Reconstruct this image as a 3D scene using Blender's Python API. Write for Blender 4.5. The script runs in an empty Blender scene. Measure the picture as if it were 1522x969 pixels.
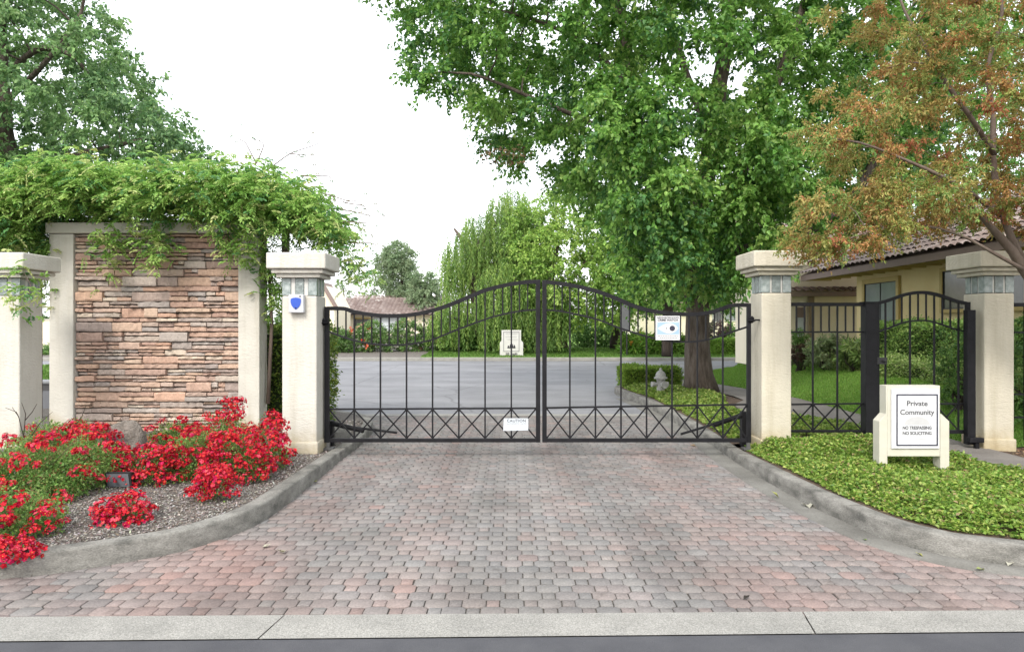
import bpy, bmesh, math, random
import numpy as np
from mathutils import Vector, Matrix
random.seed(7); RNG=np.random.default_rng(11)
SC=bpy.context.scene; COL=SC.collection
F=1040.0; H=1.65; CX=761.0; CY=484.5
def wx(px,D): return (px-CX)/F*D
def wz(py,D): return H-(py-CY)/F*D
def wd(py,z=0.0): return (H-z)*F/(py-CY)
def gp(px,py,z=0.0):
    D=wd(py,z); return (wx(px,D),D)
KA=.67   # real-world albedo scale for everything that is not foliage
def ka(c): return tuple(v*KA for v in c)
# ---------------------------------------------------------------- materials
def newmat(name):
    m=bpy.data.materials.new(name); m.use_nodes=True
    nt=m.node_tree; return m,nt,nt.nodes['Principled BSDF']
def N(nt,t,**kw):
    n=nt.nodes.new(t)
    for k,v in kw.items():
        if k in n.inputs: n.inputs[k].default_value=v
        else: setattr(n,k,v)
    return n
def ramp(nt,stops,fac=None,interp='LINEAR'):
    r=nt.nodes.new('ShaderNodeValToRGB'); e=r.color_ramp.elements; r.color_ramp.interpolation=interp
    while len(e)<len(stops): e.new(0.5)
    for i,(p,c) in enumerate(stops):
        e[i].position=p; e[i].color=(c[0],c[1],c[2],1)
    if fac is not None: nt.links.new(fac,r.inputs[0])
    return r
def coords(nt,scale=(1,1,1)):
    tc=nt.nodes.new('ShaderNodeTexCoord'); mp=nt.nodes.new('ShaderNodeMapping')
    mp.inputs['Scale'].default_value=scale
    nt.links.new(tc.outputs['Object'],mp.inputs[0]); return mp.outputs[0]
def noise_mat(name,c1,c2,scale=8,rough=.85,bump=.3,bscale=60,detail=6,c3=None,bdist=.01,stretch=(1,1,1),spec=.3,metal=0,speck=None):
    c1,c2=ka(c1),ka(c2); c3=ka(c3) if c3 else None
    m,nt,b=newmat(name); co=coords(nt,stretch)
    n=N(nt,'ShaderNodeTexNoise',Scale=scale,Detail=detail,Roughness=.6); nt.links.new(co,n.inputs['Vector'])
    st=[(.32,c1),(.68,c2)] if c3 is None else [(.3,c1),(.5,c2),(.7,c3)]
    r=ramp(nt,st,n.outputs[0]); out=r.outputs[0]
    n2=N(nt,'ShaderNodeTexNoise',Scale=bscale,Detail=4,Roughness=.65); nt.links.new(co,n2.inputs['Vector'])
    if speck:
        mx=N(nt,'ShaderNodeMix',data_type='RGBA',blend_type='MULTIPLY'); mx.inputs[0].default_value=1
        r2=ramp(nt,[(.3,(speck,)*3),(.7,(1/speck if speck>.8 else 1.15,)*3)],n2.outputs[0])
        nt.links.new(out,mx.inputs[6]); nt.links.new(r2.outputs[0],mx.inputs[7]); out=mx.outputs[2]
    nt.links.new(out,b.inputs['Base Color'])
    if bump:
        bp=N(nt,'ShaderNodeBump',Strength=bump,Distance=bdist); nt.links.new(n2.outputs[0],bp.inputs['Height']); nt.links.new(bp.outputs[0],b.inputs['Normal'])
    b.inputs['Roughness'].default_value=rough; b.inputs['Specular IOR Level'].default_value=spec; b.inputs['Metallic'].default_value=metal
    return m
def plain(name,c,rough=.6,metal=0,spec=.4):
    return noise_mat(name,tuple(v*.93 for v in c),tuple(min(1,v*1.05) for v in c),12,rough,0,60,spec=spec,metal=metal)
def leaf_mat(name,transl=.35,rough=.5,spec=.35,mul=1.0):
    m,nt,b=newmat(name)
    at=nt.nodes.new('ShaderNodeAttribute'); at.attribute_name='tint'
    ml=N(nt,'ShaderNodeMix',data_type='RGBA',blend_type='MULTIPLY'); ml.inputs[0].default_value=1; ml.inputs[7].default_value=(mul,mul,mul,1); nt.links.new(at.outputs['Color'],ml.inputs[6]); cc_=ml.outputs[2]
    nt.links.new(cc_,b.inputs['Base Color'])
    b.inputs['Roughness'].default_value=rough; b.inputs['Specular IOR Level'].default_value=spec
    tr=nt.nodes.new('ShaderNodeBsdfTranslucent'); nt.links.new(cc_,tr.inputs[0])
    mx=nt.nodes.new('ShaderNodeMixShader'); mx.inputs[0].default_value=transl
    o=nt.nodes['Material Output']; nt.links.new(b.outputs[0],mx.inputs[1]); nt.links.new(tr.outputs[0],mx.inputs[2]); nt.links.new(mx.outputs[0],o.inputs[0])
    return m
LEAF=leaf_mat('leaf',.45,.45,.4); PETAL=leaf_mat('petal',.25,.6,.2,.8); DRYLEAF=leaf_mat('dry_leaf',.15,.8,.1,.68)
STUCCO=noise_mat('stucco',(.62,.585,.50),(.72,.69,.61),1.6,.92,.55,38,c3=(.76,.74,.68),bdist=.012)
def stucco_stained(name,base=(.78,.755,.68)):
    base=ka(base)
    m,nt,b=newmat(name); co=coords(nt)
    n=N(nt,'ShaderNodeTexNoise',Scale=2.2,Detail=6,Roughness=.6); nt.links.new(co,n.inputs['Vector'])
    r=ramp(nt,[(.3,tuple(v*.9 for v in base)),(.7,tuple(v*1.06 for v in base))],n.outputs[0])
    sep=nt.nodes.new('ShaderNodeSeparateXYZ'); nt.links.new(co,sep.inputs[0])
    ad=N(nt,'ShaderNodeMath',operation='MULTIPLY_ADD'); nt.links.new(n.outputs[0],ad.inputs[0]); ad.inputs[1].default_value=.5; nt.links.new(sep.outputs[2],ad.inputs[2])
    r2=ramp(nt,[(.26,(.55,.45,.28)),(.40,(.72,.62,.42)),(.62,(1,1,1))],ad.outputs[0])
    mx=N(nt,'ShaderNodeMix',data_type='RGBA',blend_type='MULTIPLY'); mx.inputs[0].default_value=.75
    nt.links.new(r.outputs[0],mx.inputs[6]); nt.links.new(r2.outputs[0],mx.inputs[7])
    ms=N(nt,'ShaderNodeMapping'); ms.inputs['Scale'].default_value=(9,9,.7); nt.links.new(co,ms.inputs[0])
    ns=N(nt,'ShaderNodeTexNoise',Scale=1.0,Detail=5,Roughness=.6); nt.links.new(ms.outputs[0],ns.inputs['Vector']); rs=ramp(nt,[(.35,(.88,.865,.83)),(.52,(1,1,1))],ns.outputs[0])
    mz=N(nt,'ShaderNodeMix',data_type='RGBA',blend_type='MULTIPLY'); mz.inputs[0].default_value=.8; nt.links.new(mx.outputs[2],mz.inputs[6]); nt.links.new(rs.outputs[0],mz.inputs[7]); nt.links.new(mz.outputs[2],b.inputs['Base Color'])
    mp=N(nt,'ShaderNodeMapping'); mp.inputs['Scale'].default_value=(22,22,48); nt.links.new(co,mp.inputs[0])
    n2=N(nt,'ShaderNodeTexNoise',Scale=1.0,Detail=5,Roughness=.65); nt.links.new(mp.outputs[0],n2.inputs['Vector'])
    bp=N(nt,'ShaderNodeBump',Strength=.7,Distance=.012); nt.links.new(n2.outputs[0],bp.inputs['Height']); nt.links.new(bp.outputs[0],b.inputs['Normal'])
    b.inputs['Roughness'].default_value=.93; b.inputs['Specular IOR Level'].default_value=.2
    return m
STUCCO_P=stucco_stained('stucco_pillar'); STUCCO_R=stucco_stained('stucco_pillar_warm',(.77,.72,.59))
IRON=noise_mat('black_iron',(.008,.008,.010),(.018,.018,.022),9,.5,.15,90,spec=.2)
CONC=noise_mat('concrete',(.24,.235,.21),(.36,.35,.315),2.2,.95,.5,90,c3=(.43,.42,.385),speck=.75)
CONC_L=noise_mat('concrete_light',(.42,.415,.385),(.56,.55,.51),3,.95,.7,130,speck=.42)
KERBM=noise_mat('kerb_concrete',(.15,.148,.135),(.30,.292,.265),4.5,.95,.7,70,c3=(.44,.43,.395),speck=.58,stretch=(1,1,2.2))
GUTTER=noise_mat('gutter_concrete',(.17,.165,.15),(.30,.295,.27),1.5,.95,.4,80,speck=.75)
ASPH=noise_mat('asphalt_near',(.10,.103,.116),(.135,.138,.15),3,.9,.6,220,speck=.7)
ASPH_F=noise_mat('asphalt_court',(.24,.245,.265),(.33,.335,.355),.5,.8,.3,150,speck=.85,stretch=(.35,1.6,1))
def cracks(m,scale,w,dark):
    nt=m.node_tree; b=nt.nodes['Principled BSDF']; src=b.inputs['Base Color'].links[0].from_socket; co=coords(nt)
    n=N(nt,'ShaderNodeTexNoise',Scale=scale*5,Detail=4); nt.links.new(co,n.inputs['Vector']); mx=N(nt,'ShaderNodeMix',data_type='RGBA'); mx.inputs[0].default_value=.16; nt.links.new(co,mx.inputs[6]); nt.links.new(n.outputs['Color'],mx.inputs[7])
    v=nt.nodes.new('ShaderNodeTexVoronoi'); v.feature='DISTANCE_TO_EDGE'; v.inputs['Scale'].default_value=scale; nt.links.new(mx.outputs[2],v.inputs['Vector'])
    r_=ramp(nt,[(0,(dark,)*3),(w,(1,1,1))],v.outputs['Distance']); n2=N(nt,'ShaderNodeTexNoise',Scale=scale*2.2,Detail=5,Roughness=.6); nt.links.new(co,n2.inputs['Vector']); r2=ramp(nt,[(.36,(.84,.84,.845)),(.6,(1.05,1.05,1.05))],n2.outputs[0])
    a=src
    for q in (r_,r2):
        k=N(nt,'ShaderNodeMix',data_type='RGBA',blend_type='MULTIPLY'); k.inputs[0].default_value=1; nt.links.new(a,k.inputs[6]); nt.links.new(q.outputs[0],k.inputs[7]); a=k.outputs[2]
    nt.links.new(a,b.inputs['Base Color'])
cracks(ASPH_F,.28,.006,.68)
SOIL=noise_mat('soil',(.07,.05,.035),(.16,.11,.08),12,.97,.6,60)
MULCH=noise_mat('mulch',(.12,.105,.09),(.30,.275,.25),45,.97,.9,120,detail=8,bdist=.02)
GRASSB=noise_mat('lawn_base',(.16,.30,.05),(.24,.41,.08),5,.95,.6,160,bdist=.02)
EARTH=noise_mat('earth',(.10,.13,.04),(.16,.17,.07),2,.97,.3,30)
BARK=noise_mat('bark',(.07,.052,.04),(.17,.135,.11),9,.95,.9,26,c3=(.25,.21,.18),stretch=(1.6,1.6,.3),bdist=.05)
BARK_S=noise_mat('bark_smooth',(.17,.12,.095),(.30,.24,.20),6,.8,.3,30,stretch=(1,1,.4))
BARK_D=noise_mat('bark_dark',(.045,.034,.028),(.10,.08,.066),9,.95,.8,26,stretch=(1.6,1.6,.3),bdist=.04)
WHITE=noise_mat('white_paint',(.70,.70,.66),(.80,.80,.77),4,.55,.1,60)
CREAMP=noise_mat('cream_paint',(.66,.64,.53),(.77,.75,.65),4,.6,.15,50)
SIGNW=plain('sign_white',(.80,.81,.84),.4); SIGNL=plain('sign_light',(.74,.80,.86),.4)
INK=plain('ink',(.03,.03,.04),.5); NAVY=plain('navy_ink',(.035,.035,.07),.4); GREYINK=plain('grey_ink',(.34,.34,.35),.5); PALE=plain('pale_grey',(.62,.62,.62),.6)
BLUE=plain('shield_blue',(.04,.12,.62),.3); SKYB=plain('pale_blue',(.42,.60,.80),.4); PLAST=plain('white_plastic',(.70,.72,.76),.35)
HYDR=noise_mat('hydrant_paint',(.30,.30,.29),(.50,.50,.48),8,.5,.2,40,spec=.5)
ROCK=noise_mat('boulder_rock',(.10,.085,.07),(.25,.22,.19),9,.95,1,30,c3=(.36,.32,.28),bdist=.04)
DARKG=plain('dark_plastic',(.035,.035,.037),.5); 
HYEL=noise_mat('house_yellow',(1.0,.80,.42),(1.08,.90,.50),2,.92,.3,50); HCREAM=noise_mat('house_cream',(1.16,1.05,.82),(1.24,1.13,.92),2,.92,.3,50)
TRIM=plain('house_trim',(.72,.55,.22),.7); FASCIA=plain('fascia_brown',(.33,.24,.21),.7)
def glass_mat(name,c1,c2,scale):
    m=noise_mat(name,c1,c2,scale,.12,.5,scale*1.2,spec=.8,bdist=.02); return m
GBLK=glass_mat('glass_block',(.22,.28,.27),(.50,.56,.55),16); GBLK2=glass_mat('glass_block_dark',(.16,.20,.19),(.36,.42,.41),18)
WIN=noise_mat('window_glass',(.30,.35,.36),(.42,.47,.48),1.5,.15,0,5,spec=.8); WIND=noise_mat('window_glass_dark',(.04,.045,.045),(.12,.13,.13),2,.12,0,5,spec=.8)
def island_mat(name,stops,rough=.9,bump=.5,bscale=30,extra=None,mul=.82):
    stops=[(p,ka(c)) for p,c in stops]
    m,nt,b=newmat(name); g=nt.nodes.new('ShaderNodeNewGeometry')
    r=ramp(nt,stops,g.outputs['Random Per Island']); co=coords(nt)
    n=N(nt,'ShaderNodeTexNoise',Scale=bscale,Detail=6,Roughness=.65); nt.links.new(co,n.inputs['Vector'])
    r2=ramp(nt,[(.25,(mul,)*3),(.75,(1.1,1.1,1.1))],n.outputs[0])
    mx=N(nt,'ShaderNodeMix',data_type='RGBA',blend_type='MULTIPLY'); mx.inputs[0].default_value=1
    nt.links.new(r.outputs[0],mx.inputs[6]); nt.links.new(r2.outputs[0],mx.inputs[7]); nt.links.new(mx.outputs[2],b.inputs['Base Color'])
    bp=N(nt,'ShaderNodeBump',Strength=bump,Distance=.01); nt.links.new(n.outputs[0],bp.inputs['Height']); nt.links.new(bp.outputs[0],b.inputs['Normal'])
    b.inputs['Roughness'].default_value=rough; b.inputs['Specular IOR Level'].default_value=.25
    return m,nt,mx,r,g
STONE=island_mat('ledge_stone',[(0,(.72,.45,.32)),(.12,(.50,.45,.42)),(.24,(.80,.57,.43)),(.36,(.60,.40,.32)),(.48,(.55,.50,.46)),(.60,(.77,.52,.38)),(.70,(.82,.70,.57)),(.80,(.47,.40,.37)),(.9,(.77,.50,.37)),(1,(.68,.61,.55))],.92,.8,26,mul=.70)[0]
TILE=island_mat('roof_tile',[(0,(.26,.19,.17)),(.4,(.38,.30,.27)),(.7,(.32,.25,.23)),(1,(.48,.40,.37))],.85,.3,10)[0]
TILEP=island_mat('roof_tile_pink',[(0,(.30,.19,.17)),(.5,(.42,.29,.26)),(1,(.5,.38,.35))],.85,.3,10)[0]
# pavers: grey and pink units, pink ones gathered towards both sides of the drive
def paver_mat():
    m,nt,b=newmat('paver'); at=nt.nodes.new('ShaderNodeAttribute'); at.attribute_name='tint'
    co=coords(nt); n=N(nt,'ShaderNodeTexNoise',Scale=70,Detail=5,Roughness=.7); nt.links.new(co,n.inputs['Vector'])
    n3=N(nt,'ShaderNodeTexNoise',Scale=1.3,Detail=4,Roughness=.6); nt.links.new(co,n3.inputs['Vector'])
    r2=ramp(nt,[(.3,(.68,.68,.68)),(.7,(1.18,1.18,1.18))],n.outputs[0]); r3=ramp(nt,[(.3,(.52,.52,.51)),(.7,(.70,.70,.70))],n3.outputs[0])
    mt=N(nt,'ShaderNodeMapping'); mt.inputs['Scale'].default_value=(1.5,.16,1); nt.links.new(co,mt.inputs[0]); n4=N(nt,'ShaderNodeTexNoise',Scale=1.0,Detail=4,Roughness=.6); nt.links.new(mt.outputs[0],n4.inputs['Vector']); r4=ramp(nt,[(.36,(.80,.80,.80)),(.62,(1.06,1.055,1.05))],n4.outputs[0])
    n5=N(nt,'ShaderNodeTexNoise',Scale=5.0,Detail=3,Roughness=.5); nt.links.new(co,n5.inputs['Vector']); r5=ramp(nt,[(.26,(.70,.69,.68)),(.36,(1,1,1))],n5.outputs[0])
    a=at.outputs['Color']
    for r in (r2,r3,r4,r5):
        mx=N(nt,'ShaderNodeMix',data_type='RGBA',blend_type='MULTIPLY'); mx.inputs[0].default_value=1
        nt.links.new(a,mx.inputs[6]); nt.links.new(r.outputs[0],mx.inputs[7]); a=mx.outputs[2]
    nt.links.new(a,b.inputs['Base Color'])
    bp=N(nt,'ShaderNodeBump',Strength=.45,Distance=.006); nt.links.new(n.outputs[0],bp.inputs['Height']); nt.links.new(bp.outputs[0],b.inputs['Normal'])
    b.inputs['Roughness'].default_value=.9; b.inputs['Specular IOR Level'].default_value=.25
    return m
PAVER=paver_mat(); JOINT=noise_mat('paver_joint',(.13,.12,.105),(.22,.205,.18),30,.97,.4,90)
# ---------------------------------------------------------------- object helpers
ORI={}
def origin_of(o): return ORI.get(o.name,(0,0,0))
def tag(o,label=None,cat=None,group=None,kind=None):
    if label: o['label']=label
    if cat: o['category']=cat
    if group: o['group']=group
    if kind: o['kind']=kind
    return o
def thing(name,label,cat,loc,group=None):
    o=bpy.data.objects.new(name,None); COL.objects.link(o); o.location=loc; o.empty_display_size=.1
    ORI[o.name]=tuple(loc); return tag(o,label,cat,group)
def link_mesh(me,name,mat,parent=None,origin=None):
    o=bpy.data.objects.new(name,me); COL.objects.link(o)
    if mat and not me.materials: me.materials.append(mat)
    if parent is not None:
        o.parent=parent; ORI[o.name]=origin_of(parent)
    elif origin is not None:
        o.location=origin; ORI[o.name]=tuple(origin)
    return o
class MB:
    def __init__(s): s.v=[]; s.f=[]
    def add(s,vs,fs):
        n=len(s.v); s.v+= [tuple(v) for v in vs]; s.f+=[tuple(i+n for i in f) for f in fs]; return s
    def box(s,x0,x1,y0,y1,z0,z1):
        return s.add([(x0,y0,z0),(x1,y0,z0),(x1,y1,z0),(x0,y1,z0),(x0,y0,z1),(x1,y0,z1),(x1,y1,z1),(x0,y1,z1)],
          [(0,3,2,1),(4,5,6,7),(0,1,5,4),(1,2,6,5),(2,3,7,6),(3,0,4,7)])
    def obox(s,c,u,v,w):   # centre and three half-vectors
        c,u,v,w=map(Vector,(c,u,v,w)); vs=[c+a*u+b*v+d*w for d in(-1,1) for a,b in((-1,-1),(1,-1),(1,1),(-1,1))]
        return s.add(vs,[(0,3,2,1),(4,5,6,7),(0,1,5,4),(1,2,6,5),(2,3,7,6),(3,0,4,7)])
    def bar(s,p,q,w,d):    # square bar between two points, w in-plane (xz), d along y
        p,q=Vector(p),Vector(q); a=(q-p); L=a.length; a.normalize(); y=Vector((0,1,0)); n=a.cross(y); n.normalize(); y2=n.cross(a)
        return s.obox((p+q)/2,a*L/2,n*w/2,y2*d/2)
    def prism_y(s,poly,y0,y1):
        n=len(poly); return s.add([(x,y0,z) for x,z in poly]+[(x,y1,z) for x,z in poly],[tuple(range(n))[::-1],tuple(range(n,2*n))]+[(i,(i+1)%n,n+(i+1)%n,n+i) for i in range(n)])
    def prism_z(s,poly,z0,z1):
        n=len(poly); return s.add([(x,y,z0) for x,y in poly]+[(x,y,z1) for x,y in poly],[tuple(range(n))[::-1],tuple(range(n,2*n))]+[(i,(i+1)%n,n+(i+1)%n,n+i) for i in range(n)])
    def tube(s,pts,rad,n=8,cap=True):
        pts=[Vector(p) for p in pts]; rings=[]; base=len(s.v)
        up=Vector((.13,.97,.2)).normalized()
        for i,p in enumerate(pts):
            t=(pts[min(i+1,len(pts)-1)]-pts[max(i-1,0)]); 
            if t.length<1e-9: t=Vector((0,0,1))
            t.normalize(); a=t.cross(up)
            if a.length<.05: a=t.cross(Vector((1,0,0)))
            a.normalize(); b=t.cross(a); r=rad[i] if hasattr(rad,'__len__') else rad
            for k in range(n):
                an=2*math.pi*k/n; s.v.append(tuple(p+a*math.cos(an)*r+b*math.sin(an)*r))
        for i in range(len(pts)-1):
            for k in range(n):
                s.f.append((base+i*n+k,base+i*n+(k+1)%n,base+(i+1)*n+(k+1)%n,base+(i+1)*n+k))
        if cap:
            s.f.append(tuple(base+k for k in range(n))[::-1]); s.f.append(tuple(base+(len(pts)-1)*n+k for k in range(n)))
        return s
    def lathe(s,c,prof,n=20):   # prof (r,z)
        base=len(s.v)
        for r,z in prof:
            for k in range(n): a=2*math.pi*k/n; s.v.append((c[0]+r*math.cos(a),c[1]+r*math.sin(a),c[2]+z))
        for i in range(len(prof)-1):
            for k in range(n): s.f.append((base+i*n+k,base+i*n+(k+1)%n,base+(i+1)*n+(k+1)%n,base+(i+1)*n+k))
        s.f.append(tuple(base+k for k in range(n))[::-1]); s.f.append(tuple(base+(len(prof)-1)*n+k for k in range(n)))
        return s
    def build(s,name,mat,parent=None,origin=None,bevel=0,smooth=False,seg=2,jit=0):
        o=origin_of(parent) if parent is not None else (origin or (0,0,0))
        me=bpy.data.meshes.new(name); me.from_pydata([(x-o[0],y-o[1],z-o[2]) for x,y,z in s.v],[],s.f)
        bm=bmesh.new(); bm.from_mesh(me); bmesh.ops.recalc_face_normals(bm,faces=bm.faces)
        if bevel:
            es=[e for e in bm.edges if len(e.link_faces)==2 and e.calc_face_angle(0)>.3]
            bmesh.ops.bevel(bm,geom=es,offset=bevel,segments=seg,affect='EDGES',profile=.6,clamp_overlap=True)
        if smooth:
            for f in bm.faces: f.smooth=True
        bm.to_mesh(me); bm.free()
        return link_mesh(me,name,mat,parent,o if parent is None else None)
def np_mesh(name,V,tris,mat,parent=None,tint=None,origin=None,smooth=False):
    o=np.array(origin_of(parent) if parent is not None else (origin or (0,0,0)))
    V=V-o; me=bpy.data.meshes.new(name); k=tris.shape[1]; nf=len(tris)
    me.vertices.add(len(V)); me.vertices.foreach_set('co',V.astype(np.float32).ravel())
    me.loops.add(nf*k); me.loops.foreach_set('vertex_index',tris.astype(np.int32).ravel())
    me.polygons.add(nf); me.polygons.foreach_set('loop_start',np.arange(0,nf*k,k,dtype=np.int32)); me.polygons.foreach_set('loop_total',np.full(nf,k,dtype=np.int32))
    if tint is not None:
        a=me.attributes.new('tint','FLOAT_COLOR','POINT'); c=np.ones((len(V),4),np.float32); c[:,:3]=tint; a.data.foreach_set('color',c.ravel())
    me.update(calc_edges=True); me.validate()
    if smooth: me.polygons.foreach_set('use_smooth',np.ones(nf,bool))
    return link_mesh(me,name,mat,parent,tuple(o) if parent is None else None)
def norm(a): return a/np.maximum(np.linalg.norm(a,axis=1,keepdims=True),1e-9)
def leaves_arr(P,A,size,aspect=.55,up=.6,fold=.12,rng=RNG,curl=.15):
    """one folded pointed blade per point: returns verts, tris (6 verts each)"""
    n=len(P); A=norm(A); R=rng.normal(size=(n,3)); R[:,2]+=up*2
    W=norm(np.cross(A,R)); Nn=norm(np.cross(W,A)); s=np.asarray(size).reshape(-1,1)*np.ones((n,1)); w=s*aspect*.5
    b=P; m1=P+A*s*.38+W*w-Nn*s*fold*-1; m2=P+A*s*.38-W*w+Nn*s*fold; t=P+A*s-Nn*s*curl; q1=P+A*s*.72+W*w*.62+Nn*s*fold*.5; q2=P+A*s*.72-W*w*.62+Nn*s*fold*.5
    V=np.stack([b,m1,q1,t,q2,m2],1).reshape(-1,3); i=np.arange(n)[:,None]*6
    # keel points share base/tip so the blade folds about its midrib
    T=np.concatenate([i+np.array([[0,1,2,3]]),i+np.array([[0,3,4,5]])],0)
    return V,T
def palette(n,cols,wts=None,rng=RNG,var=.12,idx=None):
    cols=np.array(cols); 
    if idx is None: idx=rng.choice(len(cols),size=n,p=(None if wts is None else np.array(wts)/sum(wts)))
    c=cols[idx]*(1+rng.normal(size=(n,1))*var)*(1+rng.normal(size=(n,3))*var*.35)
    return np.clip(c,.004,.95)
def foliage(name,P,A,size,cols,wts=None,parent=None,aspect=.55,up=.6,mat=None,idx=None,var=.14,origin=None,fold=.12,curl=.15):
    V,T=leaves_arr(P,A,size,aspect,up,fold=fold,curl=curl); c=palette(len(P),cols,wts,idx=idx,var=var)
    return np_mesh(name,V,T,mat or LEAF,parent,np.repeat(c,6,axis=0),origin)
def sprays(C,ntw,nl,length,droop=.25,side=.9,rng=RNG,flat=.75,out=None,outw=.7):
    """twigs radiating from every centre, leaves set along them. returns P, A, centre index"""
    n=len(C); L=np.asarray(length).reshape(-1,1,1)*np.ones((n,1,1))
    d=rng.normal(size=(n,ntw,3)); d[...,2]*=flat
    if out is not None: d+=out[:,None,:]*outw*1.5
    d/=np.linalg.norm(d,axis=2,keepdims=True); l=L*rng.uniform(.55,1.15,size=(n,ntw,1))
    t=rng.uniform(.12,1,size=(n,ntw,nl,1))
    P=C[:,None,None,:]+d[:,:,None,:]*(l[:,:,None,:]*t)+rng.normal(size=(n,ntw,nl,3))*.06*L[:,:,None,:]
    P[...,2]-=droop*(t[...,0]**2)*l[:,:,None,0]
    A=d[:,:,None,:]*.5+rng.normal(size=(n,ntw,nl,3))*side*.6; A[...,2]-=.45
    idx=np.repeat(np.arange(n),ntw*nl)
    return P.reshape(-1,3),A.reshape(-1,3),idx
def inpoly(x,y,poly):
    r=np.zeros(len(x),bool); n=len(poly); j=n-1
    for i in range(n):
        xi,yi=poly[i]; xj,yj=poly[j]
        c=((yi>y)!=(yj>y))&(x<(xj-xi)*(y-yi)/((yj-yi) if yj!=yi else 1e-9)+xi); r^=c; j=i
    return r
def polydist(x,y,poly):
    d=np.full(len(x),1e9); n=len(poly)
    for i in range(n):
        ax,ay=poly[i]; bx,by=poly[(i+1)%n]; vx,vy=bx-ax,by-ay; L=vx*vx+vy*vy+1e-9
        t=np.clip(((x-ax)*vx+(y-ay)*vy)/L,0,1); d=np.minimum(d,np.hypot(x-ax-t*vx,y-ay-t*vy))
    return d
def crown_points(poly_px,D,R,n,mind=.5,rng=RNG,inset=.0,asym=0.):
    """random points, at least mind apart, in the rounded volume whose outline is poly (photo px) at distance D"""
    poly=[(wx(a,D),wz(b,D)) for a,b in poly_px]; xs=[p[0] for p in poly]; zs=[p[1] for p in poly]; out=np.zeros((0,3)); tries=0
    while len(out)<n and tries<60:
        tries+=1; m=max(400,n)
        x=rng.uniform(min(xs),max(xs),m); z=rng.uniform(min(zs),max(zs),m); ok=inpoly(x,z,poly); x,z=x[ok],z[ok]
        d=polydist(x,z,poly); ok=d>inset; x,z,d=x[ok],z[ok],d[ok]; dd=np.minimum(d+.15,R); h=np.sqrt(np.maximum(0,2*R*dd-dd*dd))
        y=D+rng.uniform(-1,1,len(x))*h+asym*h
        for p in np.stack([x,y,z],1):
            if len(out)==0 or np.min(np.sum((out-p)**2,1))>mind*mind:
                out=np.vstack([out,p]) 
                if len(out)>=n: break
    return out
def resample(pts,rad,step):
    P=[];R=[]; pts=[Vector(p) for p in pts]
    for i in range(len(pts)-1):
        L=(pts[i+1]-pts[i]).length; k=max(1,int(L/step))
        p0=pts[max(i-1,0)];p1=pts[i];p2=pts[i+1];p3=pts[min(i+2,len(pts)-1)]
        for j in range(k):
            t=j/k; q=.5*((2*p1)+(p2-p0)*t+(2*p0-5*p1+4*p2-p3)*t*t+(3*p1-p0-3*p2+p3)*t**3)
            P.append(q); R.append(rad[i]*(1-t)+rad[i+1]*t)
    P.append(pts[-1]); R.append(rad[-1]); return P,R
def tree(name,label,cat,base,limbs,C,cols,wts,leaf,ntw,nl,tw,bark,group=None,twig_r=.018,light=None,droop=.25,aspect=.6,up=.6,mat=None,sides=9,clump_var=True,flare=0,step=.35,crown_c=None,max_branch=2.6,part='crown',gt=.10):
    t=thing(name,label,cat,base,group); mb=MB(); nodes=[]; nr=[]
    for li,(pts,rad) in enumerate(limbs):
        P,R=resample(pts,rad,step)
        if li==0 and flare:
            R=[r*(1+flare*math.exp(-(p.z-P[0].z)/.35)) for p,r in zip(P,R)]
        P=[p+Vector((random.uniform(-1,1),random.uniform(-1,1),0))*r*.12 for p,r in zip(P,R)]
        mb.tube(P,R,sides if li else sides+5)
        for p,r in zip(P,R):
            if p.z>base[2]+ (P[-1].z-base[2])*.25 or li: nodes.append(tuple(p)); nr.append(r)
    br=MB(); nodes=np.array(nodes); nr=np.array(nr)
    tips=np.array([np.array(p[-1])*(1-f)+np.array(p[-2])*f for p,_ in limbs for f in (0,.35)]); C=np.vstack([C,tips+RNG.normal(size=tips.shape)*tw*.1])
    order=np.argsort(np.min(np.linalg.norm(C[:,None,:]-nodes[None,::2,:],axis=2),axis=1)) if len(C)<3000 else np.arange(len(C))
    for i in order:
        c=C[i]; d=np.linalg.norm(nodes-c,axis=1)+np.maximum(0,nodes[:,2]-c[2])*.7; k=int(np.argmin(d)); a=nodes[k]
        L=np.linalg.norm(c-a)
        if L<.05: continue
        m=(a*.55+c*.45)+np.array([0,0,L*.10])+RNG.normal(size=3)*L*.06; r0=min(nr[k]*.7,twig_r*(1+.55*L)); r1=r0*.45
        br.tube([a,m,c],[r0,(r0+r1)/2,r1],5,cap=False)
        nodes=np.vstack([nodes,m,c]); nr=np.concatenate([nr,[(r0+r1)/2,max(r1,.006)]])
    mb.v,base_v=mb.v,len(mb.v); tr=mb.build('trunk',bark,t,smooth=True)
    tag(br.build('branches',bark,t,smooth=True),kind='stuff')
    cc=np.mean(C,0) if crown_c is None else np.array(crown_c)
    out=norm(C-cc); P,A,ci=sprays(C,ntw,nl,tw,droop=droop,out=out,outw=.35)
    n=len(P); cidx=None
    if clump_var:
        g=RNG.choice(len(cols),size=len(C),p=np.array(wts)/sum(wts)); own=RNG.choice(len(cols),size=n,p=np.array(wts)/sum(wts))
        cidx=np.where(RNG.random(n)<.6,g[ci],own)
    foliage(part,P,A,leaf*RNG.uniform(.65,1.2,n),cols,wts,t,aspect=aspect,up=up,mat=mat,idx=cidx,var=gt)
    return t
def copy_tree(o,parent=None):
    c=o.copy(); COL.objects.link(c); c.parent=parent; ORI[c.name]=origin_of(o)
    for ch in list(o.children): copy_tree(ch,c)
    return c
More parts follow.
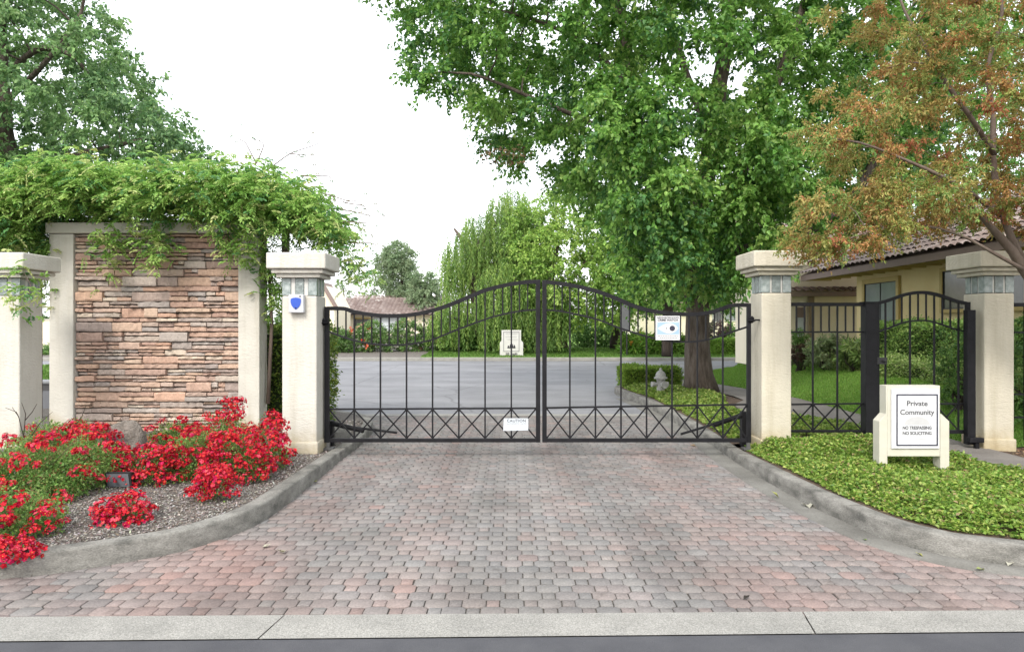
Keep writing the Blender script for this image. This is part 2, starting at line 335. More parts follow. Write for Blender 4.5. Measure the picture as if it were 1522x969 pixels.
def text_part(s,size,mat,parent,loc,width=None,name='lettering',ext=.002,spacing=1.0,bold=0):
    """upright lettering facing -y, centred at loc"""
    cu=bpy.data.curves.new('t','FONT'); cu.body=s; cu.size=size; cu.align_x='CENTER'; cu.align_y='CENTER'; cu.extrude=ext; cu.space_character=spacing; cu.offset=bold; cu.resolution_u=4
    ob=bpy.data.objects.new('t',cu); COL.objects.link(ob); dg=bpy.context.evaluated_depsgraph_get(); dg.update()
    me=bpy.data.meshes.new_from_object(ob.evaluated_get(dg)); COL.objects.unlink(ob); bpy.data.objects.remove(ob); bpy.data.curves.remove(cu)
    me.materials.clear(); xs=[v.co.x for v in me.vertices]; w=max(xs)-min(xs); k=(width/w) if width else 1; o=origin_of(parent)
    for v in me.vertices:
        x,y,z=v.co; v.co=(x*k+loc[0]-o[0],loc[1]-z-o[1],y+loc[2]-o[2])
    me.name=name; return link_mesh(me,name,mat,parent)
# ---------------------------------------------------------------- ground and roads
def curve(pts,step=.12):
    P,_=resample([(a,b,0) for a,b in pts],[0]*len(pts),step); return np.array([(p.x,p.y) for p in P])
LK=curve([(-9,4.10),(-6,4.18),(-4.4,4.34),(-3.34,4.56),(-3.07,4.66),(-2.68,4.90),(-2.41,5.13),(-2.24,5.44),(-2.10,5.93),(-2.08,7.26),(-2.10,8.35),(-2.10,9.78),(-2.16,10.8),(-2.35,11.6),(-2.8,12.25),(-3.8,12.7),(-8,13.0),(-16,13.3)])
RK=curve([(14,4.12),(8,4.22),(5,4.38),(3.50,4.79),(2.96,5.21),(2.78,5.99),(2.71,6.85),(2.70,8.27),(2.76,9.78),(2.76,11.9),(2.74,14.3),(2.58,16.0),(2.50,16.9),(2.62,17.6),(3.2,18.6),(4.6,20.2),(6.3,23),(8.5,26),(13,27.6),(30,28)])
def offset(c,d):
    t=np.gradient(c,axis=0); t/=np.linalg.norm(t,axis=1,keepdims=True); n=np.stack([t[:,1],-t[:,0]],1); return c+n*d
def strip_mesh(name,rows,mat,kind='structure',flip=False):
    """rows: list of (K,3) arrays, skinned"""
    K=len(rows[0]); V=np.concatenate(rows,0); T=[]
    for r in range(len(rows)-1):
        a=r*K; b=(r+1)*K
        for i in range(K-1): T.append((a+i,a+i+1,b+i+1,b+i) if not flip else (a+i,b+i,b+i+1,a+i+1))
    return np_mesh(name,V,np.array(T),mat)
def lift(c,z): return np.concatenate([c,(z if hasattr(z,'__len__') else np.full(len(c),z))[:,None]],1)
def kerb(name,c,side,mat,label):
    # height dips where the kerb passes under the gate
    h=.15-.045*np.exp(-((c[:,1]-9.2)/1.3)**2); rows=[]
    prof=[(0,-.03,0),(.0,.0,0),(.008,.0,.88),(.016,0,.965),(.032,0,1.0),(.13,0,1.0),(.15,0,.97),(.155,-.1,0)]
    for dx,dz,k in prof: rows.append(lift(offset(c,side*dx),h*k+dz))
    # gaps between cast lengths
    K=len(c); V=np.concatenate(rows,0); T=[]; s=np.concatenate([[0],np.cumsum(np.linalg.norm(np.diff(c,axis=0),axis=1))]); seg=np.floor((s+.4)/3.05).astype(int)
    for r in range(len(rows)-1):
        for i in range(K-1): T.append((r*K+i,r*K+i+1,(r+1)*K+i+1,(r+1)*K+i))
    V=V+0; w=RNG.normal(size=len(V))*.0012; V[:,2]+=w
    o=np_mesh(name,V,np.array(T),mat); tag(o,kind='structure')
    # joints as slim dark wedges
    j=MB(); 
    for i in range(1,K-1):
        if seg[i]!=seg[i-1]:
            p=c[i]; t=c[i+1]-c[i-1]; t/=np.linalg.norm(t); n=np.array([t[1],-t[0]])*side; a=p-n*.002; b=p+n*.157
            hh=h[i]+.002; q=t*.004
            j.add([(a[0]-q[0],a[1]-q[1],0),(a[0]+q[0],a[1]+q[1],0),(a[0]+n[0]*.03+q[0],a[1]+n[1]*.03+q[1],hh),(a[0]+n[0]*.03-q[0],a[1]+n[1]*.03-q[1],hh),(b[0]+q[0],b[1]+q[1],hh),(b[0]-q[0],b[1]-q[1],hh)],[(0,1,2,3),(3,2,4,5)])
    if j.v: tag(j.build('kerb_joint',JOINT),kind='structure')
    return o
kerb('kerb',LK,-1,KERBM,''); kerb('kerb',RK,1,KERBM,'')
tag(MB().add([(-600,-300,-.06),(600,-300,-.06),(600,900,-.06),(-600,900,-.06)],[(0,1,2,3)]).build('ground',EARTH),kind='structure')
fe=[(-761,918,953),(761,908,938.5)]
def frontD(x,which):
    # depth of strip edges (1 = pavers side, 2 = asphalt side), slightly skewed to the camera
    a=wd(918 if which==1 else 953); b=wd(908 if which==1 else 938.5); xa=-a*761/F; xb=b*761/F; return a+(b-a)*(x-xa)/(xb-xa)
tag(MB().add([(-60,-60,-.004),(60,-60,-.004),(60,frontD(60,2),-.004),(-60,frontD(-60,2),-.004)],[(0,1,2,3)]).build('road',ASPH),kind='structure')
# concrete strip with joints
xs=[-60,-13,-9.7,-6.0,wx(405,3.85),wx(1207,3.85),5.3,8.6,60]; cs=MB()
for i in range(len(xs)-1):
    a,b=xs[i]+.004,xs[i+1]-.004; sk=.045
    cs.add([(a-sk*.5,frontD(a,2),.002),(b-sk*.5,frontD(b,2),.002),(b+sk*.5,frontD(b,1),.007),(a+sk*.5,frontD(a,1),.007),(b+sk*.5,frontD(b,1)+.002,-.012),(a+sk*.5,frontD(a,1)+.002,-.012)],[(0,1,2,3),(3,2,4,5)])
tag(cs.build('concrete_strip',CONC_L),kind='structure')
tag(MB().add([(-60,3.5,-.014),(60,3.5,-.014),(60,13.0,-.014),(-60,13.0,-.014)],[(0,1,2,3)]).build('paving_bed',JOINT),kind='structure')
# gutter along the right kerb
g=RK[(RK[:,1]<16.0)]; gi=lift(offset(g,0.01),.005); go=lift(offset(g,-.23),.0045); gd_=lift(offset(g,-.232),-.012)
tag(strip_mesh('gutter',[gd_,go,gi],GUTTER,flip=True),kind='structure')
GO=offset(RK,-.23)
def side_x(c,y):  # x of a kerb curve nearest to a depth, front part only
    m=c[(c[:,1]<13.2)]; return m
LKf=LK[(LK[:,1]<12.9)]; 
driveway=[tuple(p) for p in LKf[::2]]+[(-2.9,12.93),(2.6,12.93)]+[tuple(p) for p in GO[(GO[:,1]<12.9)][::-2]]
PIN=[(14,3.5),(-9,3.5)]+[tuple(p) for p in offset(LK,-.10)[(LK[:,1]<12.9)][::2]]+[(-2.9,12.93),(2.6,12.93)]+[tuple(p) for p in offset(RK,-.12)[(RK[:,1]<12.9)][::-2]]
# octagon + square pavers
def pavers():
    V=[];T=[];C=[]
    pitch=.225; row=.117; a=.145; s=pitch-a
    yy=frontD(0,1)-.30; r=0
    polyw=np.array(driveway)
    tops=[]
    while yy<12.9:
        off=(r%2)*pitch/2; x=-9+off
        while x<11:
            tops.append((x,yy,0)); tops.append((x+pitch/2,yy,1)); x+=pitch
        yy+=row; r+=1
    P=np.array(tops); ok=inpoly(P[:,0],P[:,1],PIN); 
    fr=np.array([frontD(x,1) for x in P[:,0]]); ok&=P[:,1]>fr-.05; P=P[ok]
    n=len(P); nz=RNG.random(n)
    for (x,y,k),u in zip(P,nz):
        ww=(a if k==0 else s)/2-.003; hh=(row/2+.010 if k==0 else row/2-.010)-.0045; ch=.022 if k==0 else .004
        jx,jy=random.gauss(0,.0015),random.gauss(0,.0015); dz=random.gauss(0,.0012); tz=random.gauss(0,.012)
        oc=[(-ww+ch,-hh),(ww-ch,-hh),(ww,-hh+ch),(ww,hh-ch),(ww-ch,hh),(-ww+ch,hh),(-ww,hh-ch),(-ww,-hh+ch)]
        b0=len(V); 
        for sc,z in ((1,-.010),(1,-.0025),(.95,.0005)):
            for p,q in oc: V.append((x+jx+p*sc,y+jy+q*sc,z+dz*(z>-.01)+p*tz*(z>-.01)))
        for lv in (0,1):
            for i in range(8): T.append((b0+lv*8+i,b0+lv*8+(i+1)%8,b0+(lv+1)*8+(i+1)%8,b0+(lv+1)*8+i))
        T.append((b0+16,b0+17,b0+18,b0+19)); T.append((b0+16,b0+19,b0+20,b0+23)); T.append((b0+20,b0+21,b0+22,b0+23))
        # pink share grows to both sides, stripes like tyre-worn lanes
        pk=.06+.50*math.exp(-((x+1.75)/.38)**2)*(1 if y<9 else .5)+.62*math.exp(-((x-1.75)/.45)**2)*(y<9.5)+.55*math.exp(-((x-2.9)/.9)**2)*(y<5.6)+.62*math.exp(-((x+2.3)/1.0)**2)*(y<5.4)+.28*math.exp(-((x+.75)/.3)**2)+.25*math.exp(-((x-.5)/.22)**2)
        pk*=.72+.45*math.sin(x*3.1+y*2.3)*math.sin(y*1.9-x*.7)
        t_=max(0,min(1,pk*.88+random.gauss(0,.12)+(.4 if random.random()<.025 else 0))); v=random.gauss(1,.042)
        g_=random.choice([(.330,.318,.308),(.310,.302,.295),(.345,.330,.318),(.318,.310,.306),(.285,.281,.278)]); p_=random.choice([(.42,.29,.262),(.40,.285,.26),(.45,.315,.285)])
        c=tuple(g_[i]*(1-t_)+p_[i]*t_ for i in range(3))
        C+=[tuple(q*v for q in c)]*24
    V=np.array(V); o=np_mesh('driveway',V,np.array(T),PAVER,tint=np.array(C)); tag(o,kind='structure')
pavers()
tag(MB().add([(-60,12.93,-.004),(60,12.93,-.004),(60,46,-.004),(-60,46,-.004)],[(0,1,2,3)]).build('court_road',ASPH_F),kind='structure')
tag(MB().box(-2.9,2.55,12.86,13.12,-.02,.003).build('paving_edge',CONC_L),kind='structure')
def grid_terrain(name,poly,hf,mat,step=.15):
    xs=[p[0] for p in poly]; ys=[p[1] for p in poly]; nx=int((max(xs)-min(xs))/step)+2; ny=int((max(ys)-min(ys))/step)+2
    bm=bmesh.new(); vs=[bm.verts.new((x,y,0)) for x,y in poly]; f=bm.faces.new(vs)
    for i in range(1,nx): 
        bmesh.ops.bisect_plane(bm,geom=bm.verts[:]+bm.edges[:]+bm.faces[:],plane_co=(min(xs)+i*step,0,0),plane_no=(1,0,0))
    for j in range(1,ny):
        bmesh.ops.bisect_plane(bm,geom=bm.verts[:]+bm.edges[:]+bm.faces[:],plane_co=(0,min(ys)+j*step,0),plane_no=(0,1,0))
    for v in bm.verts: v.co.z=hf(v.co.x,v.co.y)
    bmesh.ops.recalc_face_normals(bm,faces=bm.faces)
    for f in bm.faces:
        if f.normal.z<0: f.normal_flip()
        f.smooth=True
    me=bpy.data.meshes.new(name); bm.to_mesh(me); bm.free(); return tag(link_mesh(me,name,mat),kind='structure')
def sstep(a,b,x): t=max(0,min(1,(x-a)/(b-a))); return t*t*(3-2*t)
def wob(x,y): return .012*math.sin(x*5.1+y*3.3)+.01*math.sin(x*9.7-y*7.9+1)
def kh(y): return .15-.045*math.exp(-((y-9.2)/1.3)**2)
def h_left(x,y): return kh(y)-.022+.07*sstep(-2.5,-3.6,x)*sstep(5.5,9,y)+wob(x,y)*.5
def h_right(x,y):
    b=kh(y)-.022+.09*sstep(2.95,3.4,x)*sstep(7.6,8.6,y)*(1-sstep(9,11,y))*(1-sstep(5.0,5.2,x))+wob(x,y)*.5
    if y>9.5: b+=.5*max(0,min(1,(x-5.95)/2.2))*max(0,min(1,(y-9.5)/3.0))*(1-sstep(18.5,24,y)*(1-sstep(8,9,x)))
    return b
def h_front(x,y):
    return h_right(x,y)*(1-sstep(4.95,5.2,x)*.0)
LB=offset(LK,-.11); RB=offset(RK,.11)
lbed=[tuple(p) for p in LB[::2] if p[1]<12.2 and p[0]>-8.9]+[(-4.5,12.4),(-8.9,12.5)]
grid_terrain('planting_bed',lbed,h_left,MULCH,.2)
rb=[tuple(p) for p in RB[::2]]; rbf=[p for p in rb if p[1]<9.2 and p[0]<8.5]
PATHL,PATHR=5.2,5.92
fbed=[p for p in rbf]+[(PATHL-.0,9.2),(PATHL,7.4),(PATHL+.15,6.9),(6.2,6.3),(8.4,5.9)]
grid_terrain('ground_cover_bed',fbed,h_right,SOIL,.2)
isl=[p for p in rb if 9.2<=p[1]<=26.5 and p[0]<9]
island=[p for p in isl if p[1]<19]+[(4.2,18.3),(4.95,16.6),(5.2,15.0),(5.2,9.2)]
grid_terrain('island_bed',island,h_right,SOIL,.25)
def h_lawn(x,y): return h_right(x,y)+.012
lawn=[(PATHR,9.0),(PATHR,14.6),(5.75,16.0),(5.3,18.2),(4.9,19.9)]+[p for p in isl if p[1]>20.4]+[(13,27.3),(13,9.0)]
grid_terrain('lawn',lawn,h_lawn,GRASSB,.25)
grid_terrain('lawn',[(8.0,5.75),(14,5.2),(14,9.0),(PATHR,9.0),(PATHR,7.4),(6.4,6.6)],h_right,SOIL,.4)
def h_path(x,y): return max(h_right(min(x,5.9),y)-wob(x,y)*.5,.1)+.022
path=[(5.95,6.75),(5.32,7.1),(PATHL,7.5),(PATHL,11.4),(4.6,11.5),(4.15,11.8),(4.05,12.4),(4.25,13.4),(4.7,14.2),(4.75,15.0),(4.6,16.4),(4.1,17.9),(3.75,18.9),(4.75,19.9),(5.3,18.2),(5.75,16.0),(PATHR+.03,14.6),(PATHR+.03,8.0),(6.6,7.3),(9,6.4),(9,5.8)]
PATHM=noise_mat('path_concrete',(.20,.185,.17),(.30,.28,.26),2,.95,.4,60,speck=.8)
grid_terrain('path',path,h_path,PATHM,.3)
def h_bank(x,y): return .15+.25*sstep(34,42,y)+.6*sstep(44,60,y)
tag(MB().box(-60,60,33.3,33.52,-.02,.15).build('kerb',CONC_L,bevel=.03),kind='structure')
tag(MB().add([(-60,32.9,.002),(60,32.9,.002),(60,33.3,.002),(-60,33.3,.002)],[(0,1,2,3)]).build('gutter',CONC),kind='structure')
grid_terrain('bank',[(-60,33.5),(-4.4,33.5),(-4.4,60),(-60,60)],lambda x,y:h_bank(x,y)+.0,MULCH,2.5)
grid_terrain('lawn',[(-4.4,33.5),(60,33.5),(60,60),(-4.4,60)],h_bank,GRASSB,2.5)
grid_terrain('lawn',[(-40,14.5),(-9.3,14.2),(-8.8,15),(-8.9,26),(-10,27.5),(-40,28)],lambda x,y:.12,GRASSB,2)
# ---------------------------------------------------------------- grass, ground cover, mulch (uncountable)
def scatter(poly,n,hf,rng=RNG):
    xs=[p[0] for p in poly]; ys=[p[1] for p in poly]; X=[];Y=[]; c=0
    while c<n:
        x=rng.uniform(min(xs),max(xs),n); y=rng.uniform(min(ys),max(ys),n); ok=inpoly(x,y,poly); X.append(x[ok]); Y.append(y[ok]); c+=ok.sum()
    X=np.concatenate(X)[:n]; Y=np.concatenate(Y)[:n]; Z=np.array([hf(a,b) for a,b in zip(X,Y)]); return np.stack([X,Y,Z],1)
P=scatter([p if p[0]<9.5 else (9.5,p[1]) for p in lawn],110000,h_lawn); A=RNG.normal(size=P.shape)*.35; A[:,2]=1
tag(foliage('grass',P,A,RNG.uniform(.03,.06,len(P)),[(.14,.29,.04),(.19,.36,.06),(.26,.41,.09)],None,aspect=.25,up=0),'bright green mown lawn grass behind the pedestrian gate','grass',kind='stuff')
P=scatter([(-4.4,33.5),(15,33.5),(15,40),(-4.4,40)],26000,h_bank); A=RNG.normal(size=P.shape)*.4; A[:,2]=1
tag(foliage('grass',P,A,RNG.uniform(.06,.12,len(P)),[(.09,.20,.03),(.14,.26,.05),(.16,.27,.06)],None,aspect=.3,up=0),'mown grass on the far side of the court','grass',kind='stuff')
P=scatter([(-20,15),(-9.3,14.6),(-9.1,26),(-20,27)],16000,lambda x,y:.12); A=RNG.normal(size=P.shape)*.4; A[:,2]=1
tag(foliage('grass',P,A,RNG.uniform(.06,.12,len(P)),[(.09,.20,.03),(.14,.26,.05),(.16,.27,.06)],None,aspect=.3,up=0),'grass seen through the gap left of the stone wall','grass',kind='stuff')
def cover(name,poly,n,hf,label,hmax=.15,size=.045,cols=None,wts=None,patch=None):
    P=scatter(poly,n,hf); d=polydist(P[:,0],P[:,1],poly); mound=np.clip(d/.22,0.15,1)
    m2=.5+.3*np.sin(P[:,0]*4.3+1.7*np.sin(P[:,1]*2.1))*np.sin(P[:,1]*5.1+P[:,0]*1.3)+.2*np.sin(P[:,0]*13+np.sin(P[:,1]*9)*2)*np.sin(P[:,1]*14+P[:,0]*5)
    keep=RNG.random(len(P))<.22+.78*np.clip(m2*1.9,0,1); mound=mound*(1-.7*np.exp(-((P[:,0]-4.2)/.42)**4-((P[:,1]-7.1)/.35)**4))
    if patch is not None: keep=patch(P)
    P=P[keep]; mound=mound[keep]; m2=m2[keep]
    P[:,2]+=hmax*mound*(.35+.65*m2)*RNG.beta(3,1.6,len(P))
    A=RNG.normal(size=P.shape)*.8; A[:,2]=np.abs(A[:,2])*.4+.1
    return tag(foliage(name,P,A,size*RNG.uniform(.6,1.25,len(P)),cols,wts,aspect=.68,up=1.1,fold=.10,curl=.22),label,'ground cover',kind='stuff')
gcc=[(.26,.38,.07),(.38,.46,.12),(.18,.31,.05),(.11,.21,.035),(.34,.26,.13)]
fpoly=[p for p in [tuple(q) for q in offset(RK,.23)[::2]] if p[1]<9.0 and p[0]<7.5]+[(5.12,8.95),(5.12,7.5),(5.2,7.0),(6.3,6.2),(7.4,5.8)]
cover('ground_cover',fpoly,90000,h_right,'yellow green leafy ground cover around the white sign inside the right kerb',.17,.037,gcc,[4,3,4,2.2,.7],)
ipoly=[p for p in [tuple(q) for q in offset(RK,.25)[::2]] if 9.3<p[1]<17.3]+[(3.4,18.0),(4.5,16.2),(4.6,15.2),(4.1,13.4),(3.95,11.6),(4.6,11.2),(5.1,11.2),(5.1,9.3)]
cover('ground_cover',ipoly,38000,h_right,'green leafy ground cover round the hydrant and tree inside the gate',.16,.055,[(.25,.35,.07),(.35,.42,.12),(.16,.27,.04),(.11,.19,.03)],[4,2.5,3,2])
# wood-chip mulch
cpoly=[p for p in [tuple(q) for q in offset(LK,-.17)[::2]] if p[1]<9.6 and p[0]>-4.2]+[(-4.2,9.0)]
P=scatter(cpoly,42000,h_left); P[:,2]+=RNG.uniform(0,.012,len(P)); A=RNG.normal(size=P.shape); A[:,2]*=.25
tag(foliage('mulch_chips',P,A,RNG.uniform(.012,.034,len(P)),[(.50,.47,.43),(.36,.32,.29),(.20,.16,.14),(.62,.60,.57),(.28,.22,.18)],[3,3,2,1.6,2],aspect=.42,up=2.5,mat=DRYLEAF,fold=.06,curl=.02),'pale grey wood chip mulch in the rose bed','mulch',kind='stuff')
P=scatter([(5.95,6.9),(8.5,6.2),(8.5,9.5),(5.95,9.3)],7000,h_right); P[:,2]+=.004; A=RNG.normal(size=P.shape); A[:,2]*=.3
tag(foliage('mulch_chips',P,A,RNG.uniform(.015,.045,len(P)),[(.25,.14,.09),(.34,.20,.13),(.16,.09,.06),(.42,.30,.2)],None,aspect=.45,up=2.5,mat=DRYLEAF,fold=.06,curl=.02),'red brown bark mulch beside the rightmost pillar','mulch',kind='stuff')
P=scatter([(-3.9,9.2),(-2.35,9.2),(-2.35,11.2),(-3.9,11.8)],9000,h_left); P[:,2]+=.004; A=RNG.normal(size=P.shape); A[:,2]*=.3
tag(foliage('mulch_chips',P,A,RNG.uniform(.015,.04,len(P)),[(.50,.47,.43),(.36,.32,.29),(.20,.16,.14),(.62,.60,.57)],None,aspect=.45,up=2.5,mat=DRYLEAF,fold=.06,curl=.02),'grey wood chips behind the left end of the gate','mulch',kind='stuff')
# ---------------------------------------------------------------- pillars
def pillar(xl,xr,yf,ztop,mat,label,group='stucco gate pillars with glass block bands'):
    D=.42; cx=(xl+xr)/2; t=thing('pillar',label,'pillar',(cx,yf+D/2,0),group); z=ztop; yb=yf+D
    MB().box(xl,xr,yf,yb,-.05,z-.515).build('shaft',mat,t,bevel=.022,seg=3)
    MB().box(xl-.018,xr+.018,yf-.018,yb+.018,-.05,.24).build('plinth',mat,t,bevel=.02,seg=2)
    c=MB(); o=.145; c.box(xl-o,xr+o,yf-o,yb+o,z-.195,z); cap=c.build('cap',mat,t,bevel=.022,seg=3)
    MB().box(xl-.10,xr+.10,yf-.10,yb+.10,z-.245,z-.198).build('moulding',mat,t,bevel=.012)
    MB().box(xl-.055,xr+.055,yf-.055,yb+.055,z-.295,z-.248).build('moulding',mat,t,bevel=.012)
    zb0,zb1=z-.51,z-.298; MB().box(xl+.035,xr-.035,yf+.035,yb-.035,zb0,zb1).build('band_core',WHITE,t)
    w=xr-xl; gw=.105; mw=(w-3*gw)/2 if w-3*gw>.04 else .03; gw=(w-2*mw)/3; k=0
    for i in range(3):
        a=xl+i*(gw+mw); MB().box(a,a+gw,yf+.006,yf+.034,zb0,zb1).build('glass_block',GBLK2 if i==1 else GBLK,t,bevel=.008)
    for i in range(2):
        a=xl+gw+i*(gw+mw); MB().box(a+.004,a+mw-.004,yf+.016,yf+.036,zb0,zb1).build('mullion',WHITE,t)
    gd=(D-.07-2*mw)/3
    for sx,x0,x1 in ((-1,xl+.006,xl+.034),(1,xr-.034,xr-.006)):
        for i in range(3):
            a=yf+.036+i*(gd+mw); MB().box(x0,x1,a,a+gd,zb0,zb1).build('glass_block',GBLK2 if i==1 else GBLK,t,bevel=.008)
        for i in range(2):
            a=yf+.036+gd+i*(gd+mw); MB().box(x0+(.01 if sx<0 else 0),x1-(.01 if sx>0 else 0),a+.003,a+mw-.003,zb0,zb1).build('mullion',WHITE,t)
    return t
PLx0,PLx1=-2.795,-2.374
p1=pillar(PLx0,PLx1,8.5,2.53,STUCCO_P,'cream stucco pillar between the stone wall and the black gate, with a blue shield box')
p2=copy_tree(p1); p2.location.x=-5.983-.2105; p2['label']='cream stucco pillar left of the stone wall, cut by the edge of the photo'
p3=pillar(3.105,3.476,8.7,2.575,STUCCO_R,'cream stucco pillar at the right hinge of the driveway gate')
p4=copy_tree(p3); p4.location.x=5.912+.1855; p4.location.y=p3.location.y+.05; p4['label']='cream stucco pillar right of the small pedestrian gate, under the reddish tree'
# ---------------------------------------------------------------- stone wall with posts and beam
WD=9.9; sx0,sx1=wx(113,WD),wx(356,WD)
t=thing('stone_wall','stacked ledgestone wall panel framed by cream posts under a green vine','wall',((sx0+sx1)/2,WD,.1))
MB().box(sx0-.02,sx1+.02,WD+.06,WD+.26,-.05,2.96).build('wall_core',JOINT,t)
st=MB(); z=.05
while z<2.93:
    hrow=random.choice([.06,.075,.09,.11,.14]); hrow=min(hrow,2.945-z); x=sx0+.002
    while x<sx1-.01:
        L=random.uniform(.18,.62)
        if sx1-x-L<.1: L=sx1-x-.002
        # a course is sometimes split in two thin stones
        parts=[(0,hrow)] if hrow<.08 or random.random()<.38 else [(0,hrow*random.uniform(.4,.6))]
        if len(parts)==1 and parts[0][1]<hrow*.95: parts.append((parts[0][1],hrow))
        for (a,b) in parts:
            segs=[(x,x+L)] if len(parts)==1 or random.random()<.5 else [(x,x+L*.5),(x+L*.5,x+L)]
            for (u,v) in segs:
                d=random.uniform(0,.07); g_=.003; n=max(3,int((v-u)/.05)); yb=WD+.065; yf=WD+.03-d; base=len(st.v)
                tp=[-abs(random.gauss(0,.0042)) for _ in range(n+1)]; bt=[abs(random.gauss(0,.0042)) for _ in range(n+1)]; dy=[random.gauss(0,.009) for _ in range(n+1)]
                tp[0]-=.006*random.random(); tp[-1]-=.008*random.random(); bt[0]+=.005*random.random()
                for i in range(n+1):
                    xx=u+g_+(v-u-2*g_)*i/n; zt=z+b-g_+min(tp[i],.002); zb=z+a+g_+max(bt[i],-.002); zm=(zt+zb)/2; e=.010
                    st.v+=[(xx,yb,zb),(xx,yf+e+dy[i],zb),(xx,yf+dy[i]+random.gauss(0,.003),zb+(zm-zb)*.35),(xx,yf+dy[i]+random.gauss(0,.004),zt-(zt-zm)*.3),(xx,yf+e+dy[i],zt),(xx,yb,zt)]
                for i in range(n):
                    p=base+i*6; q=p+6
                    for k in range(5): st.f.append((p+k,q+k,q+k+1,p+k+1))
                st.f.append(tuple(base+k for k in range(6))); st.f.append(tuple(base+n*6+k for k in range(6))[::-1])
        x+=L
    z+=hrow
st.build('stone_face',STONE,t)
MB().box(wx(77,WD),sx0-.002,WD-.06,WD+.26,-.05,2.945).build('post',STUCCO_P,t,bevel=.015)
MB().box(sx1+.002,wx(385.5,WD-.06),WD-.06,WD+.26,-.05,2.945).build('post',STUCCO_P,t,bevel=.015)
MB().box(wx(74,WD),wx(392,WD),WD-.10,WD+.30,2.95,3.10).build('beam',STUCCO,t,bevel=.015)
for i,yy in enumerate((10.5,11.1)):
    MB().box(-7.7,-2.75,yy,yy+.06,3.12,3.24).build('trellis_beam',BARK_S,t)
for xx in np.arange(-6.6,-2.8,.6):
    MB().box(xx,xx+.045,9.7,11.4,3.25,3.33).build('rafter',BARK_S,t)
for xx in (-7.6,-3.65): MB().box(xx,xx+.1,11.08,11.18,.1,3.12).build('back_post',BARK_S,t)
# ---------------------------------------------------------------- iron gates
GD=8.8; SG=F/GD
def G(px,py,D=GD): return (wx(px,D),D,wz(py,D))
def interp(tab,x): return float(np.interp(x,[a for a,b in tab],[b for a,b in tab]))
def smooth_tab(tab,x0,x1,n=40):
    P,_=resample([(a,b,0) for a,b in tab],[0]*len(tab),3); return [(p.x,p.y) for p in P]
def swept(tab,D,w,d):
    m=MB(); P=smooth_tab(tab,0,0); pts=[]; n=len(P)
    for i,(a,b) in enumerate(P):
        x,_,z=G(a,b,D); pts.append(Vector((x,0,z)))
    base=0
    for i,p in enumerate(pts):
        t_=(pts[min(i+1,n-1)]-pts[max(i-1,0)]).normalized(); nn=Vector((-t_.z,0,t_.x))
        for s_,yy in ((1,-d/2),(1,d/2),(-1,d/2),(-1,-d/2)):
            q=p+nn*w/2*s_; m.v.append((q.x,D+yy,q.z))
    for i in range(n-1):
        for k in range(4): m.f.append((i*4+k,i*4+(k+1)%4,(i+1)*4+(k+1)%4,(i+1)*4+k))
    m.f.append((0,1,2,3)); m.f.append(tuple((n-1)*4+k for k in range(4))[::-1]); return m
topL=[(486,458.5),(512,459),(526,463.5),(554,468),(581.5,469.7),(609,468.2),(637,463),(665,454.5),(693,443.2),(721,431.7),(749,424.5),(776.6,420),(797,418.6)]
lowL=[(487,492.5),(512,501.7),(526,506),(545,510),(565,512.3),(584,513),(604,512),(624,509),(643,504.5),(682,489),(721,474.7),(740,469),(760,464.7),(780,461.5),(797,460.5)]
topR=[(812,419),(832,421.5),(860,426.2),(887.5,433.2),(915.4,443.5),(943,455.3),(971,462.5),(999,466),(1027,467.2),(1055,464.5),(1069,460.5),(1085,454.8),(1098,453.6),(1111,453.5)]
lowR=[(811,460.6),(828,462),(846,465),(885,474),(924,488.6),(961,500),(980,504.5),(999,507.3),(1018,508.3),(1036,507.3),(1055,504),(1074,498),(1092,492),(1110.5,486)]
def gate_leaf(label,x0,x1,st0,st1,top,low,bars,midy,pitch):
    t=thing('driveway_gate',label,'gate',(wx(x0,GD),GD,wz(657,GD)),'swing gate leaves')
    swept(top,GD,.048,.045).build('top_rail',IRON,t); swept(low,GD-.0,.022,.024).build('curved_rail',IRON,t)
    for (a,b,yt) in (st0,st1): MB().box(wx(a,GD),wx(b,GD),GD-.027,GD+.027,wz(657,GD),wz(yt,GD)).build('stile',IRON,t,bevel=.004)
    xa,xb=st0[1],st1[0]
    MB().bar(G(xa,654),G(xb,654),.048,.045).build('bottom_rail',IRON,t,bevel=.004)
    MB().bar(G(xa,midy[0]),G(xb,midy[1]),.022,.026).build('middle_rail',IRON,t)
    for x in bars: MB().bar(G(x,652),G(x,interp(top,x)),.019,.019).build('bar',IRON,t)
    nodes=[xa]+list(bars)+[xb]
    for i in range(len(nodes)-1):
        a,b=nodes[i],nodes[i+1]
        for k in (1,2):
            x=a+(b-a)*k/3; MB().bar(G(x,interp(low,x)),G(x,interp(top,x)),.017,.017).build('short_bar',IRON,t)
        m=lambda x: np.interp(x,[xa,xb],midy)
        MB().bar(G(a,m(a)+1,GD-.011),G(b,651,GD-.011),.017,.014).build('brace',IRON,t); MB().bar(G(a,651,GD+.007),G(b,m(b)+1,GD+.007),.017,.014).build('brace',IRON,t)
    return t
barsL=[526.6,565.5,604.3,643,682,721,760]; barsR=[847,885,923,961,998.8,1036.4,1074.3]
gl=gate_leaf('left arched leaf of the black iron driveway gate, carrying the small caution plate',482.5,803,(482.5,489.5,456),(796.5,803,416),topL,lowL,barsL,(608,606.5),39)
gr=gate_leaf('right leaf of the arched black iron driveway gate, carrying the crime watch sign',806,1115.5,(806,812.5,416.5),(1110,1115.5,451),topR,lowR,barsR,(606,601),38)
